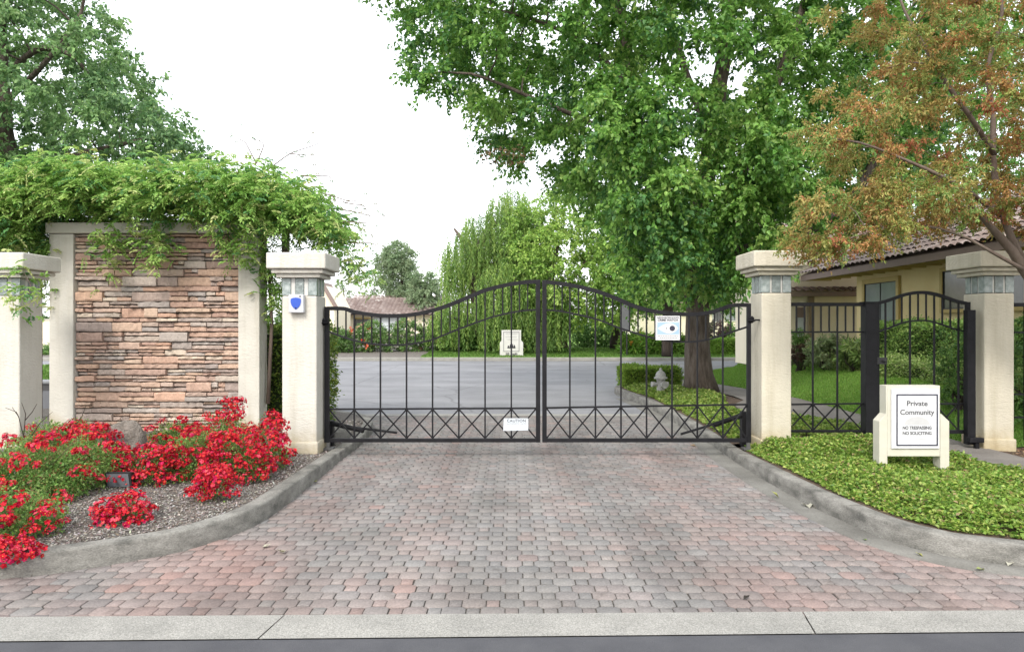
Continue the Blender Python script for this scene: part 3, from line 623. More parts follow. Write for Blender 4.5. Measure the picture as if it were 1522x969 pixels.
# hinges: carriage-lamp shaped top pins and floor plates
for par,px,py,sgn in ((gl,482.5,478,-1),(gr,1116,474.5,1)):
    c=G(px,py); h=MB(); h.lathe((c[0],c[1]-.03,c[2]-.05),[(.012,0),(.02,.01),(.055,.03),(.03,.05),(.035,.065),(.012,.09)],10); h.bar((c[0],c[1]-.03,c[2]-.01),(c[0]+sgn*.10 if sgn>0 else c[0]-.03,c[1]-.03,c[2]-.01),.02,.03)
    h.build('hinge',IRON,par)
for par,px,x0 in ((gl,488,0),(gr,1112,0)):
    x=wx(px,GD); h=MB().box(x-.07,x+.07,GD-.06,GD+.06,.10,.125).box(x-.02,x+.02,GD-.02,GD+.02,.125,wz(657,GD)); h.build('floor_hinge',IRON if 0 else plain('galv',(.2,.2,.2),.5,.6),par)
# gate operators behind
def operator(label,a,b,c,D0,D1):
    t=thing('gate_operator',label,'gate motor',(wx(a[0],D0),D0,.1),'gate motors with arms')
    p=G(a[0],a[1],D0); q=G(b[0],b[1],D1); r=G(c[0],c[1],D1)
    MB().tube([p,q],.032,10).build('motor_arm',IRON,t); MB().tube([(Vector(p)*.6+Vector(q)*.4),r],.016,8).build('piston',IRON,t)
    MB().box(p[0]-.06,p[0]+.06,p[1]-.05,p[1]+.05,.08,p[2]+.03).build('bracket',IRON,t); return t
operator('black gate motor arm behind the left driveway gate leaf',(489,628),(540,640),(590,643),9.15,8.98)
operator('black gate motor arm behind the right driveway gate leaf',(1108,615),(1060,632),(1012,645),9.15,8.98)
t=thing('motor_housing','grey domed gate motor housing behind the left gate corner','motor cover',(-2.3,9.9,.12))
MB().lathe((-2.42,9.7,.1),[(.17,0),(.17,.10),(.15,.14),(.08,.17),(.02,.175)],18).build('cover',GUTTER,t,smooth=False); MB().lathe((-2.42,9.7,.07),[(.2,0),(.2,.03)],18).build('base_plate',DARKG,t)
# ---------------------------------------------------------------- pedestrian fence and gate
PD=8.9
def Q(px,py): return G(px,py,PD)
t=thing('fence_panel','short black iron fence panel between the right gate pillar and the pedestrian gate','fence',(wx(1230,PD),PD,wz(640,PD)))
MB().bar(Q(1176,452.5),Q(1287,452.5),.045,.04).build('top_rail',IRON,t); MB().bar(Q(1176,493.5),Q(1285,493.5),.02,.024).build('rail',IRON,t)
MB().bar(Q(1176,601),Q(1285,599.5),.02,.024).build('middle_rail',IRON,t); MB().bar(Q(1176,640.5),Q(1285,640.5),.03,.03).build('bottom_rail',IRON,t)
fb=[1208,1244.5]; nodes=[1171.5]+fb+[1281]
for x in fb: MB().bar(Q(x,640),Q(x,453),.019,.019).build('bar',IRON,t)
for i in range(3):
    for k in (1,2):
        x=nodes[i]+(nodes[i+1]-nodes[i])*k/3
        if x>1178: MB().bar(Q(x,493),Q(x,453),.017,.017).build('short_bar',IRON,t)
    a,b=max(nodes[i],1178),nodes[i+1]; ya=601+(0 if i else 7)
    MB().bar((Q(a,ya)[0],PD-.011,Q(a,ya)[2]),(Q(b,640)[0],PD-.011,Q(b,640)[2]),.016,.014).build('brace',IRON,t); MB().bar((Q(a,640 if i else 633)[0],PD+.007,Q(a,640 if i else 633)[2]),(Q(b,601)[0],PD+.007,Q(b,601)[2]),.016,.014).build('brace',IRON,t)
t=thing('gate_post','thick square black post at the latch side of the pedestrian gate','post',(wx(1292,PD),PD,.1))
MB().box(wx(1283,PD),wx(1300,PD),PD-.07,PD+.07,.05,wz(450,PD)).build('post',IRON,t,bevel=.006); MB().box(wx(1282,PD)-.0,wx(1301,PD),PD-.08,PD+.08,wz(450,PD)+.001,wz(450,PD)+.012).build('post_cap',IRON,t)
t=thing('pedestrian_gate','small arched black iron pedestrian gate beside the white sign','gate',(wx(1302,PD),PD,wz(645,PD)))
ptop=[(1303,451),(1315,448),(1330,443),(1345,438),(1360,435.3),(1375,435),(1390,437.5),(1405,442),(1420,447.5),(1436,451)]
plow=[(1304,493),(1318,489),(1335,482),(1350,478),(1365,476.5),(1380,477),(1395,481),(1410,486),(1424,490.5),(1437,492.5)]
swept(ptop,PD,.04,.04).build('top_rail',IRON,t); swept(plow,PD,.02,.022).build('curved_rail',IRON,t)
for a,b in ((1301,1306),(1435,1441)): MB().box(wx(a,PD),wx(b,PD),PD-.022,PD+.022,wz(645,PD),wz(449,PD)).build('stile',IRON,t)
MB().bar(Q(1306,600),Q(1435,600),.02,.024).build('middle_rail',IRON,t); MB().bar(Q(1306,641.5),Q(1435,641.5),.045,.04).build('bottom_rail',IRON,t)
pb=[1316,1352.5,1388.5,1424.5]
for x in pb: MB().bar(Q(x,640),Q(x,interp(ptop,x)),.019,.019).build('bar',IRON,t)
for i in range(3):
    for k in (1,2):
        x=pb[i]+(pb[i+1]-pb[i])*k/3; MB().bar(Q(x,interp(plow,x)),Q(x,interp(ptop,x)),.017,.017).build('short_bar',IRON,t)
    a,b=pb[i],pb[i+1]
    MB().bar((Q(a,601)[0],PD-.011,Q(a,601)[2]),(Q(b,640)[0],PD-.011,Q(b,640)[2]),.016,.014).build('brace',IRON,t); MB().bar((Q(a,640)[0],PD+.007,Q(a,640)[2]),(Q(b,601)[0],PD+.007,Q(b,601)[2]),.016,.014).build('brace',IRON,t)
MB().box(wx(1298,PD),wx(1315,PD),PD-.06,PD-.024,wz(541,PD),wz(531,PD)).lathe((wx(1310,PD),PD-.085,wz(536,PD)),[(.02,-.012),(.026,0),(.02,.012)],10).build('latch',DARKG,t,bevel=.003)
t=thing('hinge_post','square dark post with a floor closer against the rightmost pillar','post',(wx(1445,PD),PD,.1))
MB().box(wx(1438.5,8.78),wx(1450.5,8.78),PD-.12,PD-.03,.16,wz(461,PD)).build('post',IRON,t,bevel=.004)
MB().box(wx(1436,PD-.12),wx(1457,PD-.12),PD-.20,PD-.121,wz(656,8.8),wz(649,8.8)).box(wx(1444,8.8),wx(1450,8.8),8.72,8.77,.1,wz(656,8.8)).build('closer',IRON,t,bevel=.008)
t=thing('fence_panel','black iron fence continuing right of the rightmost pillar','fence',(6.9,PD,.3))
for yy,w in ((453,.045),(494,.02),(586,.02),(620,.02)): MB().bar(Q(1507,yy),(8.6,PD,wz(yy,PD)),w,.03).build('rail',IRON,t)
for k in range(8): MB().bar((6.52+k*.28,PD,.2),(6.52+k*.28,PD,wz(453,PD)),.019,.019).build('bar',IRON,t)
MB().box(6.56,6.6,PD-.15,PD-.11,.05,.45).build('stake',IRON,t)
# ---------------------------------------------------------------- shield box on the left pillar
t=thing('alarm_box','white box with a blue shield emblem on the pillar left of the gate','alarm box',((wx(440,8.4)),8.48,wz(466,8.4)))
bx0,bx1,bz0,bz1=wx(428.5,8.42),wx(451,8.42),wz(465,8.42),wz(437.5,8.42)
MB().box(bx0,bx1,8.42,8.498,bz0,bz1).build('housing',PLAST,t,bevel=.015,seg=3)
cx_,cz_=(bx0+bx1)/2,(bz0+bz1)/2+.002; sh=[(-.06,.055),(-.035,.066),(0,.070),(.035,.066),(.06,.055),(.063,.02),(.052,-.02),(.03,-.05),(0,-.075),(-.03,-.05),(-.052,-.02),(-.063,.02)]
MB().prism_y([(cx_+a,cz_+b) for a,b in sh],8.413,8.4195).build('shield',BLUE,t); MB().box(bx1-.05,bx1-.03,8.414,8.42,bz1-.03,bz1-.018).build('sensor',DARKG,t)
MB().lathe((cx_,8.41,cz_-.062),[(.006,0),(.009,.008),(.005,.016)],8).build('key_switch',INK,t)
# ---------------------------------------------------------------- signs
SD=7.3
def S(px,py,D=SD): return (wx(px,D),wz(py,D))
t=thing('community_sign','cream wooden yard sign reading Private Community standing in the ground cover','sign',(wx(1360,SD),SD,.1))
y0,y1=SD,SD+.13
xa,xb,xc,xd=wx(1307,SD),wx(1317,SD),wx(1397.5,SD),wx(1411,SD); zt,zs0,zs1,zp,zb=wz(573,SD),wz(615,SD),wz(626,SD),wz(678,SD),.05
MB().prism_y([(xa,zb),(wx(1319,SD),zb),(wx(1319,SD),zp),(wx(1319,SD),zt),(xb,zt),(xb,zs0),(xa,zs1)],y0,y1).build('side_post',CREAMP,t,bevel=.004)
MB().prism_y([(wx(1397.6,SD),zb),(xd,zb),(xd,zs1),(wx(1399,SD),zs0),(wx(1397.6,SD),zs0)],y0,y1).build('side_post',CREAMP,t,bevel=.003)
MB().box(wx(1319,SD)+.001,xc-.001,y0+.002,y1-.002,zp,zt).build('backboard',CREAMP,t,bevel=.004)
MB().box(wx(1324,SD),wx(1395,SD),y0-.016,y0+.001,wz(666,SD),wz(578,SD)).build('panel',SIGNW,t,bevel=.002)
yp=y0-.017; bx=MB(); X0,X1,Z0,Z1=wx(1331,SD),wx(1392.5,SD),wz(662,SD),wz(585.5,SD); w=.013
for b in ((X0,X1,Z1-w,Z1),(X0,X1,Z0,Z0+w),(X0,X0+w,Z0+w,Z1-w),(X1-w,X1,Z0+w,Z1-w)): bx.box(b[0],b[1],yp-.002,yp+.0005,b[2],b[3])
bx.build('border',NAVY,t); mx_=(X0+X1)/2
text_part('Private',.075,GREYINK if 0 else plain('sign_text',(.10,.10,.11)),t,(mx_,yp,wz(599.5,SD)),width=.215,ext=.001,bold=.0012)
text_part('Community',.075,bpy.data.materials['sign_text'],t,(mx_,yp,wz(612.5,SD)),width=.355,ext=.001,bold=.0012)
text_part('NO TRESPASSING',.046,bpy.data.materials['sign_text'],t,(mx_,yp,wz(635.5,SD)),width=.30,ext=.001,bold=.0012)
text_part('NO SOLICITING',.046,bpy.data.materials['sign_text'],t,(mx_,yp,wz(643.5,SD)),width=.30,ext=.001,bold=.0012)
arc=[(mx_+.135*math.cos(a),wz(631,SD)+.085*math.sin(a)) for a in np.linspace(0,math.pi,14)]
MB().prism_y(arc,yp-.0002,yp+.0006).build('faded_emblem',plain('faint_grey',(.66,.66,.67)),t)
MB().box(mx_-.10,mx_+.10,yp-.0004,yp+.0006,wz(651.6,SD),wz(650.9,SD)).build('small_print',PALE,t)
# crime watch sign on the right leaf
CD=GD-.045; t=thing('warning_sign','white crime watch sign with an eye symbol hung on the right gate leaf','sign',(wx(992,CD),CD,wz(506,CD)))
a0,a1,c0,c1=wx(974.5,CD),wx(1010.5,CD),wz(505.5,CD),wz(469.5,CD); MB().box(a0,a1,CD,CD+.005,c0,c1).build('panel',SIGNW,t)
mxx=(a0+a1)/2; 
text_part('NEIGHBORHOOD',.032,INK,t,(mxx,CD-.0005,wz(472.3,CD)),width=.27,bold=.0006,ext=.001); text_part('CRIME WATCH',.036,INK,t,(mxx,CD-.0005,wz(475.9,CD)),width=.25,bold=.0012,ext=.001)
MB().box(a0+.02,a1-.008,CD-.001,CD+.0005,wz(497,CD),wz(479,CD)).build('blue_band',SKYB,t)
L0,L1,zc=a0+.024,a1-.02,wz(488,CD); eye=[(L0,zc)]+[(L0+(L1-L0)*s,zc+.066*math.sin(math.pi*(s**1.25))**.75) for s in (.15,.3,.45,.6,.75,.88,.96)]+[(L1,zc)]+[(L0+(L1-L0)*s,zc-.066*math.sin(math.pi*(s**1.25))**.75) for s in (.96,.88,.75,.6,.45,.3,.15)]
MB().prism_y(eye,CD-.002,CD-.0008).build('eye_symbol',SIGNW,t)
MB().prism_y([(L1-.075+.034*math.cos(a),zc+.034*math.sin(a)) for a in np.linspace(0,2*math.pi,20)[:-1]],CD-.003,CD-.0018).build('pupil',NAVY,t)
MB().prism_y([(L0+.11+.008*math.cos(a),zc+.008*math.sin(a)) for a in np.linspace(0,2*math.pi,9)[:-1]],CD-.003,CD-.0018).build('dot',INK,t)
sp=MB()
for zz,a,b in ((499.5,.03,.03),(502.3,.05,.05)):
    x=a0+a
    while x<a1-b: w_=random.uniform(.012,.03); sp.box(x,x+w_,CD-.001,CD+.0005,wz(zz+.5,CD),wz(zz-.5,CD)); x+=w_+.008
sp.build('small_print',GREYINK,t)
CD2=GD-.04; t=thing('warning_sign','small white caution plate wired to the bottom braces of the left gate leaf','sign',(wx(767,CD2),CD2,wz(640,CD2)))
MB().prism_y([G(748,639.5)[::2],G(785,638.5)[::2],G(785,621)[::2],G(749,621)[::2]],CD2,CD2+.004).build('panel',SIGNL,t)
text_part('CAUTION',.05,plain('caution_ink',(.10,.11,.12)),t,(wx(767.5,CD2),CD2-.0005,wz(625.3,CD2)),width=.235,ext=.001,spacing=1.1,bold=.001); text_part('AUTOMATIC GATE',.026,GREYINK,t,(wx(767.5,CD2),CD2-.0005,wz(629.7,CD2)),width=.245,ext=.001)
MB().box(wx(764,CD2),wx(781,CD2),CD2-.001,CD2+.001,wz(636.2,CD2),wz(635.4,CD2)).build('small_print',PALE,t)
# far yard sign
FD=34.4; t=thing('yard_sign','white shouldered speed limit yard sign on the far lawn, seen through the left gate leaf','sign',(wx(760,FD),FD,.15))
pl=[(743,529),(743,509),(745.5,506),(745.5,490.5),(774.5,490.5),(774.5,506),(777.5,509),(777.5,529)]; MB().prism_y([S(a,b,FD) for a,b in pl],FD,FD+.12).build('board',WHITE,t)
b4=MB(); u0,u1,v0,v1=wx(748,FD),wx(772,FD),wz(522.5,FD),wz(493,FD); e=.035
for b in ((u0,u1,v1-e,v1),(u0,u1,v0,v0+e),(u0,u0+e,v0+e,v1-e),(u1-e,u1,v0+e,v1-e)): b4.box(b[0],b[1],FD-.01,FD-.001,b[2],b[3])
b4.build('border',GREYINK,t); text_part('10 mph',.17,INK,t,(wx(760,FD),FD-.004,wz(526,FD)),width=.56,bold=.006)
fg=MB(); 
for dx,hh in ((-4.4,3.4),(-1.3,5.2),(1.8,5.6),(4.6,4.2)):
    xx=wx(760+dx,FD); zz=wz(517.5,FD); k=FD/F; fg.prism_y([(xx-1.6*k,zz),(xx+1.6*k,zz),(xx+1.0*k,zz+hh*k*.75),(xx-1.0*k,zz+hh*k*.75)],FD-.012,FD-.002); fg.prism_y([(xx+.9*k*math.cos(a),zz+hh*k*.95+.9*k*math.sin(a)) for a in np.linspace(0,6.28,9)[:-1]],FD-.012,FD-.002)
fg.build('figures_symbol',INK,t)
pr=MB()
for yy,a,b in ((496,751,769),(500.5,751,768),(504.5,753,769)): pr.box(wx(a,FD),wx(b,FD),FD-.01,FD-.002,wz(yy+.5,FD),wz(yy-.5,FD))
pr.build('small_print',PALE,t)
# ---------------------------------------------------------------- hydrant, rock, flood light, leaves
hx,hy=wx(982,15.3),15.3; t=thing('fire_hydrant','silver grey fire hydrant in the ground cover inside the gate','hydrant',(hx,hy,.1))
k=.98; zb=.1
MB().lathe((hx,hy,zb),[(.12,0),(.12,.04),(.088,.06),(.083,.32),(.095,.37),(.105,.40)],20).build('barrel',HYDR,t,smooth=True)
MB().lathe((hx,hy,zb+.40),[(.145,0),(.145,.03),(.115,.04),(.11,.09),(.085,.14),(.045,.175),(.03,.18)],20).build('bonnet',HYDR,t)
MB().lathe((hx,hy,zb+.578),[(.035,0),(.03,.05),(.012,.055)],6).build('nut',HYDR,t)
for dx,dy,r,L in ((-1,-.15,.06,.17),(.25,-1,.08,.17),(1,.3,.05,.14)):
    d=Vector((dx,dy,0)).normalized(); c=Vector((hx,hy,zb+.28)); MB().tube([c+d*.08,c+d*(L-.02),c+d*(L-.02),c+d*(L+.04)],[r*.7,r*.7,r,r],12).build('outlet',HYDR,t)
# boulder
bm=bmesh.new(); bmesh.ops.create_icosphere(bm,subdivisions=4,radius=1)
bxx,byy=wx(186,7.55),7.55
for v in bm.verts:
    c=v.co; n_=1+.09*math.sin(c.x*3.1+1)*math.sin(c.y*4+2)+.07*math.sin(c.z*5+c.x*4)+.03*math.sin(c.x*13+c.y*9)*math.sin(c.z*11)+random.gauss(0,.008); v.co=Vector((c.x*.26,c.y*.2,c.z*.34))*n_
for f in bm.faces: f.smooth=True
me=bpy.data.meshes.new('boulder'); bm.to_mesh(me); bm.free(); o=link_mesh(me,'boulder',ROCK,None,(bxx,byy,.29)); tag(o,'rough brown grey boulder among the red roses before the stone wall','boulder')
# flood light
fx,fy=wx(177,6.5),6.5; t=thing('flood_light','black ground flood light with a grey lens among the roses, facing the stone wall','flood light',(fx,fy,.12))
w=.12; MB().add([(fx-w,fy,.14),(fx+w,fy,.14),(fx+w*.98,fy-.03,.30),(fx-w*.98,fy-.03,.30),(fx-w*.75,fy+.12,.15),(fx+w*.75,fy+.12,.15),(fx+w*.75,fy+.10,.28),(fx-w*.75,fy+.10,.28)],[(0,1,2,3),(4,7,6,5),(0,4,5,1),(1,5,6,2),(2,6,7,3),(3,7,4,0)]).build('housing',DARKG,t,bevel=.006)
MB().add([(fx-w*.86,fy-.008,.16),(fx+w*.86,fy-.008,.16),(fx+w*.84,fy-.033,.285),(fx-w*.84,fy-.033,.285)],[(0,1,2,3)]).build('lens',noise_mat('lamp_lens',(.12,.13,.15),(.26,.28,.31),6,.2,0,5,spec=.7),t)
MB().tube([(fx,fy+.06,.02),(fx,fy+.06,.15)],.015,8).build('stem',DARKG,t)
# utility box in the far-left gap
t=thing('utility_box','grey utility cabinet low in the gap left of the stone wall','cabinet',(wx(68,12.6),12.6,.1)); cx0=wx(69,12.6)
MB().box(cx0-.3,cx0+.3,12.4,12.8,.05,.62).build('cabinet',plain('cab',(.10,.10,.105),.5),t,bevel=.02); MB().box(cx0-.26,cx0+.26,12.39,12.398,.14,.5).build('door',plain('cab_door',(.22,.23,.25),.5),t); MB().box(cx0-.33,cx0+.33,12.36,12.84,.625,.67).build('lid',plain('cab_lid',(.30,.31,.32),.5),t,bevel=.01)
# fallen leaves
fl=[(395,813,.034,'pair of pale curled dead leaves on the left pavers'),(418,821,.035,'single dry leaf just right of the curled pair on the left pavers'),(430,741,.03,'small pale dead leaf by the left kerb, halfway to the gate'),(462,718,.05,'yellow green leaf against the left kerb'),(980,677,.05,'pale dry leaf on the pavers before the right gate leaf'),(1035,664,.06,'brown leaf in the gutter under the right gate leaf'),(1158,741,.07,'yellow green leaf in the right gutter'),(1206,756,.07,'pale curled leaf in the right gutter beside the kerb joint'),(1498,842,.06,'pale leaf in the gutter at the right edge of the photo'),(1463,848,.05,'flat green leaf on the pavers near the right edge'),(1105,892,.035,'tiny dark leaf near the concrete strip on the right'),(1284,802,.035,'small green leaf at the edge of the right gutter'),(1372,828,.04,'small yellow leaf on the curve of the right gutter')]
for i,(px,py,s,lab) in enumerate(fl):
    x,y=gp(px,py); n=3 if 'pair' in lab or 'curled' in lab else 1; c=[(.50,.48,.38),(.45,.42,.30),(.42,.44,.20),(.38,.42,.14),(.5,.47,.36),(.30,.22,.14),(.42,.44,.16),(.58,.57,.47),(.58,.57,.47),(.36,.42,.15),(.05,.045,.04),(.25,.36,.10),(.42,.42,.14)][i]
    P=np.array([[x+random.uniform(-.03,.03)*(n>1),y+random.uniform(-.02,.02)*(n>1),.006] for _ in range(n)]); A=RNG.normal(size=(n,3)); A[:,2]=.12
    V,T=leaves_arr(P,A,np.full(n,s*1.5),.6,3,fold=.22,curl=-.15); V[:,2]=np.maximum(V[:,2],.004)
    o=np_mesh('fallen_leaf',V,T,DRYLEAF,None,np.tile(np.array(c),(len(V),1)),origin=(x,y,.003)); tag(o,lab,'leaf','leaves fallen on the driveway')
# ---------------------------------------------------------------- roses
def petal_mesh(i):
    V=[];T=[];C=[]; rr=random.Random(i)
    nfl=rr.randint(38,50)
    for k in range(nfl):
        th=rr.uniform(0,6.283); u=rr.uniform(-.35,1); r=(1-u*u)**.5; d=Vector((r*math.cos(th),r*math.sin(th),u)); R_=rr.uniform(.045,.085)
        c=Vector((d.x*R_*1.15,d.y*R_*1.15,d.z*R_*.85)); d=(d+Vector((rr.gauss(0,.3),rr.gauss(0,.3),.3))).normalized()
        a=d.orthogonal().normalized(); b=d.cross(a); s=rr.uniform(.0125,.019); col=rr.choice([(.64,.014,.035),(.54,.010,.03),(.76,.035,.05),(.58,.015,.10),(.46,.008,.028),(.74,.08,.13)]); cup=rr.uniform(.25,.6)
        for ring,(n,rs,hs) in enumerate(((5,1.0,cup),(4,.62,cup*1.1))):
            for p in range(n):
                an=p*6.283/n+ring*.6+rr.uniform(-.15,.15); e=a*math.cos(an)+b*math.sin(an); f=b*math.cos(an)-a*math.sin(an); b0=len(V)
                V+=[c,c+e*s*rs*.6+f*s*rs*.42+d*s*hs*.35,c+e*s*rs+f*s*rs*.22+d*s*hs,c+e*s*rs-f*s*rs*.22+d*s*hs,c+e*s*rs*.6-f*s*rs*.42+d*s*hs*.35]; T.append((b0,b0+1,b0+2,b0+3,b0+4)); v=rr.uniform(.8,1.2); C+=[tuple(min(.9,q*v) for q in col)]*5
        if rr.random()<.5:
            b0=len(V); s2=.0035; V+=[c+d*.004+a*s2,c+d*.004+b*s2,c+d*.004-a*s2,c+d*.004-b*s2,c+d*.004+a*s2*.5]; T.append((b0,b0+1,b0+2,b0+3,b0+4)); C+=[(.75,.5,.08)]*5
    V=np.array([tuple(v) for v in V]); me_o=np_mesh('flower_cluster',V,np.array(T),PETAL,tint=np.array(C)); me=me_o.data; bpy.data.objects.remove(me_o); return me
PM=[petal_mesh(i) for i in range(8)]
def rose(px,D,r,h,ncl,label,dens=1.0,front=.8,z0=None,spread=1.0,clusters=None):
    x=wx(px,D); z0=h_left(x,D) if z0 is None else z0; t=thing('rose_bush',label,'rose bush',(x,D,z0),'red groundcover roses in the left bed')
    st_=MB(); 
    for k in range(max(5,int(16*r/.4))):
        a=random.uniform(0,6.28); q=r*random.uniform(.3,.9); st_.tube([(x,D,z0),(x+q*.5*math.cos(a),D+q*.5*math.sin(a),z0+h*.6),(x+q*math.cos(a),D+q*math.sin(a),z0+h*random.uniform(.6,1.12))],[.006,.004,.002],4,cap=False)
    st_.build('stems',noise_mat('rose_stem',(.10,.13,.04),(.2,.14,.07),9,.8,0) if 'rose_stem' not in bpy.data.materials else bpy.data.materials['rose_stem'],t)
    n=int(7200*dens*(r/.45)**2*(h/.5)**.6); d=RNG.normal(size=(n,3)); d=norm(d); d[:,2]=np.abs(d[:,2]); rad=RNG.beta(4,1.3,n)[:,None]
    lump=1+.16*np.sin(d[:,0:1]*6+px)*np.sin(d[:,1:2]*7+D)+.1*np.sin(d[:,2:3]*9+px*.3)
    P=np.array([[x,D,z0]])+d*np.array([[r,r*.9,h]])*rad*lump; P[:,2]+=.0; A=d*.5+RNG.normal(size=(n,3))*.7
    foliage('foliage',P,A,RNG.uniform(.014,.033,n),[(.11,.22,.05),(.17,.31,.07),(.25,.38,.10),(.30,.29,.11),(.30,.11,.07)],[3,4,2.5,.9,.4],t,aspect=.6,up=.7)
    pts=[]; ncl=int(ncl*(1.6 if px<130 and D>5.5 else 1.9))
    if clusters:
        for (cx_,cy_,dd) in clusters: pts.append(((wx(cx_,dd),dd,wz(cy_,dd)),Vector((0,-.6,.8))))
    for k in range(ncl):
        for _ in range(20):
            u=random.uniform(.12,1.0); th=random.uniform(math.pi*1.0,math.pi*2.0) if random.random()<front else random.uniform(0,math.pi); rr_=math.sqrt(max(0,1-u*u*.9)); dv=Vector((rr_*math.cos(th),rr_*math.sin(th),u)); p=(x+dv.x*r*1.02,D+dv.y*r*.95,z0+dv.z*h*1.02)
            if all((Vector(p)-Vector(q[0])).length>.075 for q in pts): break
        pts.append((p,dv))
    for p,dv in pts:
        o=bpy.data.objects.new('flower_cluster',random.choice(PM)); COL.objects.link(o); o.parent=t; o.location=(p[0]-x,p[1]-D,p[2]-z0)
        o.rotation_euler=(random.uniform(-.4,.4)+.5*(-dv.y),random.uniform(-.4,.4),random.uniform(0,6.28)); s=random.uniform(.5,1.25); o.scale=(s,s,s*.9)
    return t
rose(35,6.1,.55,.50,15,'red rose bush at the left edge of the photo before the left pillar',1.1)
rose(115,6.6,.48,.46,11,'leafy red rose bush left of the flood light',1.1)
rose(85,7.7,.50,.42,9,'red rose bush at the foot of the left wall post')
rose(138,7.2,.27,.44,14,'dense red rose bush directly left of the boulder')
rose(232,6.85,.32,.30,18,'red rose bush in front of the boulder, right of the flood light')
rose(262,8.2,.36,.40,8,'red rose bush before the stone wall, right of the boulder')
rose(298,7.0,.34,.48,9,'green rose bush with few blooms in the middle of the bed',1.2)
rose(330,7.9,.42,.48,14,'red rose bush before the right wall post')
rose(352,6.9,.32,.46,22,'full red rose bush closest to the curve of the kerb',.8)
rose(395,7.5,.26,.42,13,'red rose bush beside the gate pillar, nearest the pillar',.8)
rose(318,6.1,.16,.26,10,'low red rose clump spilling towards the kerb below the fullest bush',.5)
rose(186,5.45,.17,.18,9,'small low clump of red roses alone on the mulch',.6)
rose(12,5.15,.42,.34,12,'red rose bush at the left edge just behind the kerb',1.1)
rose(12,4.62,.14,.10,9,'red roses hanging over the kerb at the lower left edge',.5,z0=.12)
rose(400,8.0,.16,.55,5,'thin tall red rose shoot left of the gate pillar',.4,clusters=[(415,630,7.9),(424,637,7.9)])
rose(345,8.6,.17,.62,3,'tall red rose stem against the right wall post',.35,clusters=[(348,600,8.5),(352,608,8.5),(330,614,8.5)])
# bare twig shoots at left
t=thing('dead_shoot','bare forked rose shoot standing before the left pillar','plant',(wx(35,6.9),6.9,.15)); m=MB()
for a,b,c in (((35,650),(28,620),(18,605)),((28,620),(24,612),(8,606)),((35,650),(38,615),(32,598)),((37,625),(48,612),(55,600)),((45,650),(60,628),(78,612))): m.tube([G(*a,6.9),G(*b,6.9),G(*c,6.9)],[.005,.004,.002],5)
m.build('stem',BARK_D,t)
m=MB(); t=thing('dead_shoot','bare rose shoot before the left post of the stone wall','plant',(wx(112,7.6),7.6,.15))
for a,b,c in (((105,650),(112,630),(113,618)),((112,632),(122,618),(128,602)),((105,650),(92,632),(104,622))): m.tube([G(*a,7.6),G(*b,7.6),G(*c,7.6)],[.005,.004,.002],5)
m.build('stem',BARK_D,t)
# ---------------------------------------------------------------- trees
GM=[(.11,.25,.045),(.16,.32,.06),(.22,.40,.085),(.33,.50,.13),(.09,.22,.065)]
crown=[(545,-80),(540,8),(590,25),(640,60),(600,100),(600,125),(655,135),(700,150),(695,180),(735,205),(715,235),(760,250),(815,240),(830,285),(870,330),(890,370),(925,400),(965,440),(1010,445),(1060,440),(1130,430),(1165,380),(1200,350),(1290,330),(1350,260),(1400,200),(1450,100),(1480,-80),(1300,-220),(1000,-280),(700,-220)]
TB=(wx(1040,16),16.0,.1)
def X3(px,py,D): return (wx(px,D),D,wz(py,D))
C1=crown_points(crown,15.6,4.0,760,.46,inset=.2)
C1b=crown_points([(880,110),(1010,130),(1040,300),(1010,420),(960,430),(905,330),(880,230)],12.6,.8,45,.38)
C1c=crown_points([(1080,150),(1200,120),(1180,330),(1110,420),(1050,400)],13.4,.9,34,.42)
C1=np.vstack([C1,C1b,C1c])
limbs=[([TB,X3(1036,520,16),X3(1038,460,16),X3(1030,400,16),X3(1042,300,15.8),X3(1062,180,15.6),X3(1080,40,15.4),X3(1090,-120,15.2)],[.31,.28,.26,.24,.22,.19,.15,.07]),
 ([X3(1036,440,16),X3(990,350,15.4),X3(955,220,15),X3(935,90,14.8),X3(905,-60,14.6)],[.18,.17,.14,.11,.05]),
 ([X3(1042,400,16),X3(1120,370,15.2),X3(1190,345,14.6),X3(1250,312,14.2),X3(1290,258,14),X3(1330,160,13.8)],[.17,.16,.14,.12,.09,.04]),
 ([X3(1045,340,15.8),X3(1110,240,15.2),X3(1160,110,15),X3(1210,-40,15)],[.15,.13,.10,.05]),
 ([X3(965,260,15),X3(890,190,14.4),X3(800,150,14),X3(700,110,13.8),X3(625,110,13.8)],[.065,.055,.04,.025,.008]),
 ([X3(940,130,14.8),X3(860,60,15),X3(760,20,15),X3(650,5,15)],[.06,.045,.03,.01]),
 ([X3(1055,200,15.6),X3(1010,80,16.5),X3(980,-60,17)],[.1,.08,.04])]
tree('shade_tree','large green broadleaf tree arching over the right gate leaf','tree',TB,limbs,C1,GM,[3,4,3,1.2,2.2],.105,12,23,.60,BARK,twig_r=.016,flare=.35,aspect=.68,droop=.3)
# dead brown tuft hanging in the crown
P=crown_points([(715,222),(760,215),(790,232),(775,245),(720,243)],13.2,.35,140,.03); A=RNG.normal(size=P.shape); A[:,2]-=.6
tag(foliage('dead_leaf_cluster',P,A,RNG.uniform(.05,.09,len(P)),[(.16,.10,.06),(.24,.17,.10),(.12,.10,.05)],None,mat=DRYLEAF,origin=tuple(P.mean(0))),'clump of dead brown leaves caught at the left underside of the large tree','dead leaves')
